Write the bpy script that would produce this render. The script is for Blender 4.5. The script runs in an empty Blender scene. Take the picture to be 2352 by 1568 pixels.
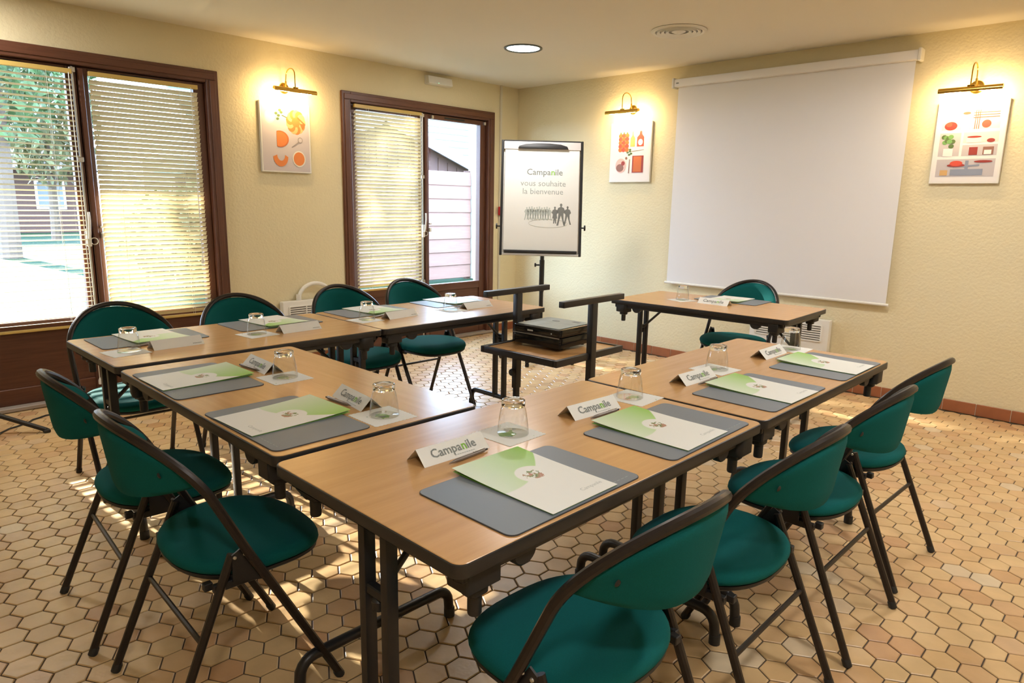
import bpy, bmesh, math, random
from mathutils import Vector, Matrix, Euler
random.seed(7)
SC = bpy.context.scene
COL = SC.collection
PI = math.pi
R = math.radians

# ------------------------------------------------------------------ camera
CAMP = Vector((-0.7477, -0.8364, 1.3885))
YAW, PITCH, ROLL, FPX = R(43.886), R(-11.346), R(1.059), 1581.7
fw = Vector((math.cos(YAW)*math.cos(PITCH), math.sin(YAW)*math.cos(PITCH), math.sin(PITCH)))
rt = Vector((math.sin(YAW), -math.cos(YAW), 0)); up = rt.cross(fw)
rt2 = rt*math.cos(ROLL)+up*math.sin(ROLL); up2 = up*math.cos(ROLL)-rt*math.sin(ROLL)
cd = bpy.data.cameras.new('camera'); cam = bpy.data.objects.new('camera', cd); COL.objects.link(cam)
M = Matrix((rt2, up2, -fw)).transposed().to_4x4(); M.translation = CAMP
cam.matrix_world = M
cd.sensor_fit = 'HORIZONTAL'; cd.sensor_width = 36.0; cd.lens = 36.0*FPX/2352
cd.clip_start = .05; cd.clip_end = 200
SC.camera = cam

# ------------------------------------------------------------------ light of the place
SC.view_settings.view_transform = 'Standard'; SC.view_settings.look = 'None'
SC.view_settings.gamma = 1; SC.view_settings.use_curve_mapping = False
SC.view_settings.exposure = 0.22
SC.cycles.use_denoising = True
SC.cycles.max_bounces = 7; SC.cycles.diffuse_bounces = 3; SC.cycles.glossy_bounces = 3; SC.cycles.transmission_bounces = 7; SC.cycles.transparent_max_bounces = 16
SC.cycles.use_adaptive_sampling = True; SC.cycles.adaptive_threshold = .04; SC.cycles.caustics_reflective = False; SC.cycles.caustics_refractive = False
SC.cycles.sample_clamp_indirect = 6
SUN_EL, SUN_AZ = R(20), R(-86)            # azimuth: direction the light travels
W = bpy.data.worlds.new('sky'); SC.world = W; W.use_nodes = True
nt = W.node_tree; bg = nt.nodes['Background']
bg.inputs[0].default_value = (.50, .70, 1.0, 1); bg.inputs[1].default_value = 24.0       # even, hazy blue sky
sd = bpy.data.lights.new('sun', 'SUN'); sd.energy = 34.0; sd.angle = R(.53); sd.color = (1, .93, .82)
so = bpy.data.objects.new('sun', sd); COL.objects.link(so)
sdir = Vector((math.cos(SUN_AZ)*math.cos(SUN_EL), math.sin(SUN_AZ)*math.cos(SUN_EL), -math.sin(SUN_EL)))
so.rotation_euler = sdir.to_track_quat('-Z', 'Y').to_euler(); so.location = (0, 14, 8)
LAMP_W = 19.0      # each ceiling downlight
PICT_W = 1.7       # each picture lamp bulb

# room measures
XR, YL, HC = 4.814, 4.485, 2.578      # screen wall x, window wall y, ceiling z
XB, YB = -2.6, -2.9                   # walls behind the camera
TH = 0.75

# ------------------------------------------------------------------ materials
MATS = {}
def mat(name, col, rough=.5, metal=0., spec=.5, noise=0., nscale=8., bump=0., bscale=200., emit=None, estr=0., coat=0., sheen=0.):
    if name in MATS: return MATS[name]
    m = bpy.data.materials.new(name); m.use_nodes = True; n = m.node_tree; b = n.nodes['Principled BSDF']
    b.inputs['Base Color'].default_value = (*col, 1); b.inputs['Roughness'].default_value = rough
    b.inputs['Metallic'].default_value = metal; b.inputs['Specular IOR Level'].default_value = spec
    b.inputs['Coat Weight'].default_value = coat; b.inputs['Sheen Weight'].default_value = sheen
    tc = None
    if noise or bump:
        tc = n.nodes.new('ShaderNodeTexCoord')
    if noise:
        t = n.nodes.new('ShaderNodeTexNoise'); t.inputs['Scale'].default_value = nscale; t.inputs['Detail'].default_value = 4
        n.links.new(tc.outputs['Object'], t.inputs['Vector'])
        mr = n.nodes.new('ShaderNodeMapRange'); mr.inputs[3].default_value = 1-noise; mr.inputs[4].default_value = 1+noise
        n.links.new(t.outputs['Fac'], mr.inputs[0])
        mx = n.nodes.new('ShaderNodeMix'); mx.data_type = 'RGBA'; mx.blend_type = 'MULTIPLY'; mx.inputs[0].default_value = 1
        mx.inputs[6].default_value = (*col, 1); n.links.new(mr.outputs[0], mx.inputs[7]); n.links.new(mx.outputs[2], b.inputs['Base Color'])
    if bump:
        t2 = n.nodes.new('ShaderNodeTexNoise'); t2.inputs['Scale'].default_value = bscale; t2.inputs['Detail'].default_value = 3
        n.links.new(tc.outputs['Object'], t2.inputs['Vector'])
        bp = n.nodes.new('ShaderNodeBump'); bp.inputs['Strength'].default_value = bump; bp.inputs['Distance'].default_value = .01
        n.links.new(t2.outputs['Fac'], bp.inputs['Height']); n.links.new(bp.outputs[0], b.inputs['Normal'])
    if emit:
        b.inputs['Emission Color'].default_value = (*emit, 1); b.inputs['Emission Strength'].default_value = estr
    MATS[name] = m; return m
def wood(name, c1, c2, rough=.4, axis=0, scale=6., stretch=14., bump=.02, spec=.5):
    m = bpy.data.materials.new(name); m.use_nodes = True; n = m.node_tree; b = n.nodes['Principled BSDF']
    tc = n.nodes.new('ShaderNodeTexCoord'); mp = n.nodes.new('ShaderNodeMapping')
    s = [stretch]*3; s[axis] = 1.; mp.inputs['Scale'].default_value = s
    n.links.new(tc.outputs['Object'], mp.inputs['Vector'])
    t = n.nodes.new('ShaderNodeTexNoise'); t.inputs['Scale'].default_value = scale; t.inputs['Detail'].default_value = 6; t.inputs['Roughness'].default_value = .6
    n.links.new(mp.outputs[0], t.inputs['Vector'])
    cr = n.nodes.new('ShaderNodeValToRGB'); cr.color_ramp.elements[0].position = .3; cr.color_ramp.elements[1].position = .7
    cr.color_ramp.elements[0].color = (*c1, 1); cr.color_ramp.elements[1].color = (*c2, 1)
    n.links.new(t.outputs['Fac'], cr.inputs[0]); n.links.new(cr.outputs[0], b.inputs['Base Color'])
    b.inputs['Roughness'].default_value = rough; b.inputs['Specular IOR Level'].default_value = spec
    if bump:
        bp = n.nodes.new('ShaderNodeBump'); bp.inputs['Strength'].default_value = bump; bp.inputs['Distance'].default_value = .005
        n.links.new(t.outputs['Fac'], bp.inputs['Height']); n.links.new(bp.outputs[0], b.inputs['Normal'])
    MATS[name] = m; return m
def thin_glass(name, tint=(1, 1, 1), ior=1.5):
    m = bpy.data.materials.new(name); m.use_nodes = True; n = m.node_tree
    for x in list(n.nodes): n.nodes.remove(x)
    o = n.nodes.new('ShaderNodeOutputMaterial'); tr = n.nodes.new('ShaderNodeBsdfTransparent'); tr.inputs[0].default_value = (*tint, 1)
    gl = n.nodes.new('ShaderNodeBsdfGlossy'); gl.inputs['Roughness'].default_value = .02
    lw = n.nodes.new('ShaderNodeLayerWeight'); lw.inputs[0].default_value = .5; pw = n.nodes.new('ShaderNodeMath'); pw.operation = 'POWER'; pw.inputs[1].default_value = 4.0
    n.links.new(lw.outputs['Facing'], pw.inputs[0]); fr = n.nodes.new('ShaderNodeMath'); fr.operation = 'MULTIPLY_ADD'; fr.inputs[1].default_value = .7; fr.inputs[2].default_value = .035
    n.links.new(pw.outputs[0], fr.inputs[0]); mx = n.nodes.new('ShaderNodeMixShader')
    n.links.new(fr.outputs[0], mx.inputs[0]); n.links.new(tr.outputs[0], mx.inputs[1]); n.links.new(gl.outputs[0], mx.inputs[2])
    n.links.new(mx.outputs[0], o.inputs[0]); MATS[name] = m; return m
def glass(name):
    m = bpy.data.materials.new(name); m.use_nodes = True; b = m.node_tree.nodes['Principled BSDF']
    b.inputs['Base Color'].default_value = (1, 1, 1, 1); b.inputs['Transmission Weight'].default_value = 1
    b.inputs['Roughness'].default_value = 0; b.inputs['IOR'].default_value = 1.46; MATS[name] = m; return m

M_WALL = mat('cream_plaster', (.76, .665, .43), .85, noise=.03, nscale=3, bump=.35, bscale=55)
M_CEIL = mat('ceiling_paint', (.78, .73, .62), .9, noise=.02, nscale=2)
M_SHELL = mat('outer_render', (.7, .6, .45), .9, noise=.05)
M_BROWN = wood('mahogany_stain', (.085, .028, .014), (.135, .05, .026), .42, axis=2, scale=3, stretch=20)
M_BROWNX = wood('mahogany_stain_cross', (.085, .028, .014), (.135, .05, .026), .42, axis=0, scale=3, stretch=20)
M_LAM = wood('beech_laminate', (.58, .32, .125), (.68, .39, .165), .24, axis=0, scale=2.2, stretch=16, bump=.0, spec=.6)
M_BLACK = mat('black_coated_steel', (.018, .017, .018), .38, noise=.15, nscale=30)
M_TUBE = mat('dark_metallic_tube', (.024, .018, .016), .33, metal=.35, noise=.25, nscale=60)
M_BLKP = mat('black_plastic', (.014, .014, .015), .5)
M_EDGE = mat('black_table_edge', (.022, .020, .019), .42)
M_FAB = mat('teal_fabric', (.0035, .100, .098), .9, noise=.22, nscale=420, bump=.15, bscale=700, spec=.15)
M_WHITE = mat('white_enamel', (.80, .78, .72), .45)
M_PAPER = mat('white_paper', (.84, .84, .80), .75)
M_PAD = mat('grey_desk_pad', (.19, .22, .25), .45, noise=.05, nscale=4)
M_PADE = mat('desk_pad_edge', (.05, .05, .055), .6)
M_BRASS = mat('polished_brass', (.62, .40, .085), .22, metal=1., noise=.1, nscale=40)
M_SLAT = mat('cream_gold_slat', (.76, .66, .44), .45)
M_GOLD = mat('gold_rail', (.60, .42, .12), .4)
M_ROD = mat('dull_chrome', (.55, .54, .50), .35, metal=.8)
M_SCREEN = mat('projection_fabric', (.78, .76, .74), .9)
M_GREY = mat('grey_print', (.22, .24, .23), .7)
M_LGREY = mat('pale_grey_print', (.50, .53, .50), .7)
M_GREEN = mat('green_print', (.22, .50, .06), .7)
M_PEN = mat('pewter_pen', (.24, .21, .19), .35, metal=.5)
M_RED = mat('red_plastic', (.55, .02, .03), .45)
M_BULB = mat('lit_bulb', (1, .8, .5), .5, emit=(1, .72, .38), estr=45)
M_LAMPFACE = mat('lit_downlight_reflector', (.9, .95, 1), .3, emit=(.86, .95, 1), estr=9)
M_LED = mat('green_led', (.1, .9, .4), .4, emit=(.2, 1, .55), estr=7)
M_PANE = thin_glass('window_glass', (.97, .985, .98))
M_GLASST = thin_glass('tumbler_wall_glass', (.985, .99, .985), 1.42)
M_GLASS = glass('tumbler_base_glass')

# ------------------------------------------------------------------ mesh helpers
class MB:
    def __init__(s): s.v = []; s.f = []
    def add(s, vs, fs, T=None):
        o = len(s.v); s.v += [tuple(T @ Vector(v)) if T else tuple(v) for v in vs]; s.f += [tuple(i+o for i in f) for f in fs]; return s
    def box(s, x0, x1, y0, y1, z0, z1, T=None):
        vs = [(x, y, z) for z in (z0, z1) for y in (y0, y1) for x in (x0, x1)]
        return s.add(vs, [(0, 2, 3, 1), (4, 5, 7, 6), (0, 1, 5, 4), (2, 6, 7, 3), (0, 4, 6, 2), (1, 3, 7, 5)], T)
    def prism(s, pts, z0, z1, T=None):
        n = len(pts); vs = [(x, y, z0) for x, y in pts]+[(x, y, z1) for x, y in pts]
        fs = [tuple(range(n-1, -1, -1)), tuple(range(n, 2*n))]+[(i, (i+1) % n, n+(i+1) % n, n+i) for i in range(n)]
        return s.add(vs, fs, T)
    def tube(s, path, r, n=10, caps=True, T=None, closed=False):
        P = [Vector(p) for p in path]; rings = []; m = len(P)
        t0 = (P[1]-P[0]).normalized(); ref = Vector((0, 0, 1)) if abs(t0.z) < .9 else Vector((1, 0, 0))
        u = t0.cross(ref).normalized()
        rr = r if isinstance(r, (list, tuple)) else [r]*m
        for i in range(m):
            if closed: t = (P[(i+1) % m]-P[i-1]).normalized()
            else: t = ((P[i+1]-P[i]) if i == 0 else (P[i]-P[i-1]) if i == m-1 else (P[i+1]-P[i]).normalized()+(P[i]-P[i-1]).normalized()).normalized()
            u = (u-t*u.dot(t)).normalized(); w = t.cross(u)
            rings.append([P[i]+(u*math.cos(2*PI*k/n)+w*math.sin(2*PI*k/n))*rr[i] for k in range(n)])
        vs = [tuple(p) for q in rings for p in q]; fs = []
        for i in range(m if closed else m-1):
            a, b = i*n, ((i+1) % m)*n
            fs += [(a+k, a+(k+1) % n, b+(k+1) % n, b+k) for k in range(n)]
        if caps and not closed: fs += [tuple(range(n-1, -1, -1)), tuple((m-1)*n+k for k in range(n))]
        return s.add(vs, fs, T)
    def lathe(s, prof, n=28, T=None, close=False):
        m = len(prof); vs = []; fs = []
        for r, z in prof: vs += [(r*math.cos(2*PI*k/n), r*math.sin(2*PI*k/n), z) for k in range(n)]
        for i in range(m if close else m-1):
            a, b = i*n, ((i+1) % m)*n
            fs += [(a+k, a+(k+1) % n, b+(k+1) % n, b+k) for k in range(n)]
        if not close:
            if prof[0][0] > 1e-6: fs.append(tuple(range(n-1, -1, -1)))
            if prof[-1][0] > 1e-6: fs.append(tuple((m-1)*n+k for k in range(n)))
        return s.add(vs, fs, T)
    def mesh(s, name, m, smooth=True, ang=35, bevel=0, seg=1):
        me = bpy.data.meshes.new(name); me.from_pydata(s.v, [], s.f); me.validate()
        bm = bmesh.new(); bm.from_mesh(me); bmesh.ops.remove_doubles(bm, verts=bm.verts, dist=1e-6)
        bmesh.ops.recalc_face_normals(bm, faces=bm.faces)
        if bevel:
            ed = [e for e in bm.edges if len(e.link_faces) == 2 and e.calc_face_angle(0) > R(40)]
            bmesh.ops.bevel(bm, geom=ed, offset=bevel, segments=seg, profile=.6, affect='EDGES', clamp_overlap=True)
        bm.to_mesh(me); bm.free()
        if smooth:
            me.shade_smooth(); me.set_sharp_from_angle(angle=R(ang))
        me.materials.append(m); return me
    def build(s, name, m, parent=None, smooth=True, ang=35, bevel=0, seg=1, loc=None, rot=None):
        return obj(name, s.mesh(name, m, smooth, ang, bevel, seg), parent, loc, rot)
def obj(name, me, parent=None, loc=None, rot=None):
    o = bpy.data.objects.new(name, me); COL.objects.link(o)
    if parent: o.parent = parent
    if loc: o.location = loc
    if rot: o.rotation_euler = rot
    return o
def tag(o, label, cat, group=None, kind=None):
    if label: o['label'] = label
    if cat: o['category'] = cat
    if group: o['group'] = group
    if kind: o['kind'] = kind
    return o
def thing(name, label, cat, loc=(0, 0, 0), rz=0, group=None, kind=None):
    o = bpy.data.objects.new(name, None); COL.objects.link(o); o.location = loc; o.rotation_euler = (0, 0, rz); o.empty_display_size = .1
    return tag(o, label, cat, group, kind)
def struct(o): o['kind'] = 'structure'; return o
def copy_tree(o, parent=None):
    c = o.copy(); COL.objects.link(c); c.parent = parent
    for ch in o.children: copy_tree(ch, c)
    return c
def rrect(w, h, r, n=5, cx=0, cy=0):
    pts = []
    for sx, sy, a0 in ((1, 1, 0), (-1, 1, 90), (-1, -1, 180), (1, -1, 270)):
        for k in range(n+1):
            a = R(a0+90*k/n); pts.append((cx+sx*(w/2-r)+r*math.cos(a), cy+sy*(h/2-r)+r*math.sin(a)))
    return pts
def ell(cx, cy, rx, ry, n=20, a0=0, a1=2*PI):
    full = abs(a1-a0-2*PI) < 1e-6; m = n if full else n+1
    return [(cx+rx*math.cos(a0+(a1-a0)*k/n), cy+ry*math.sin(a0+(a1-a0)*k/n)) for k in range(m)]
def text_mesh(txt, size, m, name='lettering', bold=0.0):
    cu = bpy.data.curves.new('t', 'FONT'); cu.body = txt; cu.size = size; cu.resolution_u = 2; cu.offset = bold
    o = bpy.data.objects.new('t', cu); COL.objects.link(o)
    dg = bpy.context.evaluated_depsgraph_get(); me = bpy.data.meshes.new_from_object(o.evaluated_get(dg))
    bpy.data.objects.remove(o); bpy.data.curves.remove(cu)
    me.name = name; me.materials.clear(); me.materials.append(m)
    xs = [v.co.x for v in me.vertices]; return me, (min(xs), max(xs))
def brand(parent, size, T, mgrey=None, mgreen=None, bold=0.0):
    """the wordmark Campanile, green n, in the local plane given by the matrix T (x right, y up), centred"""
    mgrey = mgrey or M_GREY; mgreen = mgreen or M_GREEN
    key = (round(size, 4), mgrey.name, mgreen.name)
    if key not in BR:
        m1, e1 = text_mesh('Campa', size, mgrey, bold=bold); m2, e2 = text_mesh('n', size, mgreen, bold=bold*1.6); m3, e3 = text_mesh('ile', size, mgrey, bold=bold)
        g = size*.07; w1 = e1[1]-e1[0]; w2 = e2[1]-e2[0]; w3 = e3[1]-e3[0]; tot = w1+w2+w3+2*g
        BR[key] = ((m1, -tot/2-e1[0]), (m2, -tot/2+w1+g-e2[0]), (m3, -tot/2+w1+w2+2*g-e3[0]))
    for i, (me, dx) in enumerate(BR[key]):
        o = obj('green_letter' if i == 1 else 'lettering', me, parent); o.matrix_local = T @ Matrix.Translation((dx, 0, 0))
BR = {}

# ------------------------------------------------------------------ room shell
def wall_with_holes(name, x0, x1, z1, holes, y0, y1):
    mb = MB(); xs = sorted({x0, x1, *[h[0] for h in holes], *[h[1] for h in holes]})
    for a, b in zip(xs, xs[1:]):
        hz = [h for h in holes if h[0] <= a+1e-6 and b <= h[1]+1e-6]
        if hz: mb.box(a, b, y0, y1, hz[0][3], z1); mb.box(a, b, y0, y1, -.12, hz[0][2]-.001)
        else: mb.box(a, b, y0, y1, -.12, z1)
    return struct(mb.build(name, M_WALL, smooth=False))
W1X = (-.24, 1.58); W2X = (2.63, 4.45); WTOP = 2.30
wl = wall_with_holes('wall_left', XB-.15, XR+.15, HC+.1, [(W1X[0]+.05, W1X[1]-.05, 0, WTOP-.05), (W2X[0]+.05, W2X[1]-.05, 0, WTOP-.05)], YL, YL+.24)
struct(MB().box(XR, XR+.15, YB-.15, YL+.0, -.12, HC+.1).build('wall_right', M_WALL, smooth=False))
struct(MB().box(XB-.15, XR, YB-.15, YB, -.12, HC+.1).build('wall_front', M_WALL, smooth=False))
struct(MB().box(XB-.15, XB, YB, YL, -.12, HC+.1).build('wall_back', M_WALL, smooth=False))
struct(MB().box(XB-.15, XR+.15, YB-.15, YL+.24, HC+.1, HC+.25).add([], []).build('roof_slab', M_SHELL, smooth=False))
LIGHTS = [(3.41, 3.10), (3.41, .35), (1.10, -1.20), (-.20, 4.0), (3.41, -1.7), (-1.0, -1.2)]
HOLE = .135
def ceiling():
    # ceiling sheet with round holes for the downlights
    bm = bmesh.new(); outer = [(XB, YB), (XR, YB), (XR, YL), (XB, YL)]
    ev = []
    vs = [bm.verts.new((x, y, HC)) for x, y in outer]
    for i in range(4): ev.append(bm.edges.new((vs[i], vs[(i+1) % 4])))
    for cx, cy in LIGHTS:
        ring = [bm.verts.new((cx+HOLE*math.cos(2*PI*k/28), cy+HOLE*math.sin(2*PI*k/28), HC)) for k in range(28)]
        for i in range(28): ev.append(bm.edges.new((ring[i], ring[(i+1) % 28])))
    bmesh.ops.triangle_fill(bm, use_beauty=True, edges=ev)
    ex = bmesh.ops.extrude_face_region(bm, geom=list(bm.faces))
    for v in ex['geom']:
        if isinstance(v, bmesh.types.BMVert): v.co.z += .012
    bmesh.ops.recalc_face_normals(bm, faces=bm.faces)
    me = bpy.data.meshes.new('ceiling'); bm.to_mesh(me); bm.free(); me.materials.append(M_CEIL)
    return struct(obj('ceiling', me))
ceiling()

# floor: grout bed and hexagonal tiles
M_GROUT = mat('dark_grout', (.095, .068, .045), .9, noise=.2, nscale=25)
def tile_mat():
    m = bpy.data.materials.new('glazed_terracotta_tile'); m.use_nodes = True; n = m.node_tree; b = n.nodes['Principled BSDF']
    oi = n.nodes.new('ShaderNodeObjectInfo'); ge = n.nodes.new('ShaderNodeNewGeometry'); ad = n.nodes.new('ShaderNodeMath'); ad.operation = 'ADD'
    fr = n.nodes.new('ShaderNodeMath'); fr.operation = 'FRACT'
    n.links.new(oi.outputs['Random'], ad.inputs[0]); n.links.new(ge.outputs['Random Per Island'], ad.inputs[1]); n.links.new(ad.outputs[0], fr.inputs[0])
    cr = n.nodes.new('ShaderNodeValToRGB'); e = cr.color_ramp.elements
    e[0].position = 0; e[0].color = (.64, .42, .205, 1); e[1].position = 1; e[1].color = (.70, .56, .37, 1)
    for p, c in ((.10, (.55, .31, .15)), (.2, (.64, .42, .20)), (.5, (.68, .47, .24)), (.75, (.66, .44, .215)), (.9, (.62, .385, .20))):
        q = e.new(p); q.color = (*c, 1)
    n.links.new(fr.outputs[0], cr.inputs[0])
    tc = n.nodes.new('ShaderNodeTexCoord'); t = n.nodes.new('ShaderNodeTexNoise'); t.inputs['Scale'].default_value = 9; t.inputs['Detail'].default_value = 3
    n.links.new(ge.outputs['Position'], t.inputs['Vector'])
    mr = n.nodes.new('ShaderNodeMapRange'); mr.inputs[3].default_value = .8; mr.inputs[4].default_value = 1.2; n.links.new(t.outputs['Fac'], mr.inputs[0])
    mx = n.nodes.new('ShaderNodeMix'); mx.data_type = 'RGBA'; mx.blend_type = 'MULTIPLY'; mx.inputs[0].default_value = 1
    n.links.new(cr.outputs[0], mx.inputs[6]); n.links.new(mr.outputs[0], mx.inputs[7]); n.links.new(mx.outputs[2], b.inputs['Base Color'])
    b.inputs['Roughness'].default_value = .34; b.inputs['Specular IOR Level'].default_value = .5
    t2 = n.nodes.new('ShaderNodeTexNoise'); t2.inputs['Scale'].default_value = 30; n.links.new(ge.outputs['Position'], t2.inputs['Vector'])
    bp = n.nodes.new('ShaderNodeBump'); bp.inputs['Strength'].default_value = .12; bp.inputs['Distance'].default_value = .01
    n.links.new(t2.outputs['Fac'], bp.inputs['Height']); n.links.new(bp.outputs[0], b.inputs['Normal'])
    return m
M_TILE = tile_mat()
floor = struct(MB().box(XB, XR, YB, YL, -.12, -.004).build('floor', M_GROUT, smooth=False))
HR = .0565; TR = HR-.0026
def hexring(r, z, a0=0): return [(r*math.cos(PI/3*k), r*math.sin(PI/3*k), z) for k in range(6)]
def hex_geo():
    vs = hexring(TR, -.012)+hexring(TR, -.0018)+hexring(TR-.003, 0)
    fs = [tuple(range(12, 18))]
    for a in (0, 6): fs += [(a+k, a+(k+1) % 6, a+6+(k+1) % 6, a+6+k) for k in range(6)]
    return vs, fs
HV, HF = hex_geo()
TABLES = {'T1': (.616, .348, -.25, 0), 'T2': (1.857, .347, 0, 0), 'T3': (.3765, 1.335, 89.5, 1), 'T4': (.655, 2.354, 0, 0), 'T5': (1.890, 2.347, -.7, 0), 'T6': (3.523, 1.375, 92.3, 1)}
TL, TW = 1.23, .695
def tiles():
    ax, ay = 1.178, .84; px, py = 1.5*HR, math.sqrt(3)*HR; cells = []
    i0, i1 = int((XB-ax)/px)-1, int((XR-ax)/px)+1
    for i in range(i0, i1+1):
        for j in range(int((YB-ay)/py)-2, int((YL-ay)/py)+2):
            x = ax+i*px; y = ay+(j+(.5 if i % 2 else 0))*py
            if XB+.05 < x < XR-.02 and YB+.05 < y < YL-.02: cells.append((x, y))
    def area(x, y):
        d = Vector((x, y, 0))-CAMP; z = d.dot(fw)
        if z < .3: return 0
        u = 1176+FPX*d.dot(rt2)/z; v = 784-FPX*d.dot(up2)/z
        if not (-20 < u < 2372 and -20 < v < 1588): return 0
        s = (CAMP.z-TH)/CAMP.z; hx, hy = CAMP.x+(x-CAMP.x)*s, CAMP.y+(y-CAMP.y)*s
        for cx, cy, a, _ in TABLES.values():
            c, sn = math.cos(R(a)), math.sin(R(a)); lx = (hx-cx)*c+(hy-cy)*sn; ly = -(hx-cx)*sn+(hy-cy)*c
            if abs(lx) < TL/2 and abs(ly) < TW/2: return 0
        return CAMP.z/(d.length*z*z)
    cells.sort(key=lambda c: -area(*c))
    me = bpy.data.meshes.new('tile'); me.from_pydata(HV, [], HF); me.materials.append(M_TILE)
    for x, y in cells[:300]:
        o = obj('tile', me, floor, (x, y, random.uniform(-.0004, .0004)), (random.gauss(0, .0035), random.gauss(0, .0035), PI/3*random.randint(0, 5)))
    vs, fs = [], []
    for x, y in cells[300:]:
        o = len(vs); ta, tb = random.gauss(0, .0035), random.gauss(0, .0035); dz = random.uniform(-.0004, .0004)
        vs += [(a+x, b+y, c+dz+a*ta+b*tb) for a, b, c in HV]; fs += [tuple(q+o for q in f) for f in HF]
    m2 = bpy.data.meshes.new('tile_field'); m2.from_pydata(vs, [], fs); m2.materials.append(M_TILE)
    f = obj('tile_field', m2, floor); f['kind'] = 'stuff'
tiles()

# baseboards: terracotta plinth tiles
M_PLINTH = mat('dark_terracotta_plinth', (.33, .115, .05), .3, noise=.45, nscale=7)
M_JOINT = mat('pale_joint', (.62, .52, .40), .9)
def baseboard(name, p0, p1, n, side):
    # p0->p1 along the wall, n = unit normal into the room
    p0, p1, n = Vector(p0), Vector(p1), Vector(n); L = (p1-p0).length; d = (p1-p0)/L
    rz = math.atan2(d.y, d.x); e = thing(name, None, None, p0, rz); e['kind'] = 'structure'
    s = 1 if Vector((-d.y, d.x, 0)).dot(n) > 0 else -1
    y0, y1 = sorted((0, s*.0075)); MB().box(0, L, y0, y1, 0, .078).build('joint_bed', M_JOINT, e, smooth=False)
    k = .202; x = 0; y0, y1 = sorted((s*.001, s*.011))
    me = MB().box(0, k-.004, y0, y1, 0, .082).mesh('plinth_tile', M_PLINTH, True, 35, .0025)
    while x < L-.01:
        if x+k <= L+.001: o = obj('plinth_tile', me, e, (x, 0, 0))
        else: o = MB().box(0, L-x, y0, y1, 0, .082).build('plinth_tile', M_PLINTH, e, True, 35, .0025, loc=(x, 0, 0))
        x += k
baseboard('baseboard_right', (XR, YL-.012, 0), (XR, YB, 0), (-1, 0, 0), 1)
baseboard('baseboard_left', (W1X[1], YL, 0), (W2X[0], YL, 0), (0, -1, 0), 1)
baseboard('baseboard_corner', (W2X[1], YL, 0), (XR-.012, YL, 0), (0, -1, 0), 1)
baseboard('baseboard_front', (XB, YB, 0), (XR, YB, 0), (0, 1, 0), 1)
baseboard('baseboard_back', (XB, YL, 0), (XB, YB, 0), (1, 0, 0), 1)

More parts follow.
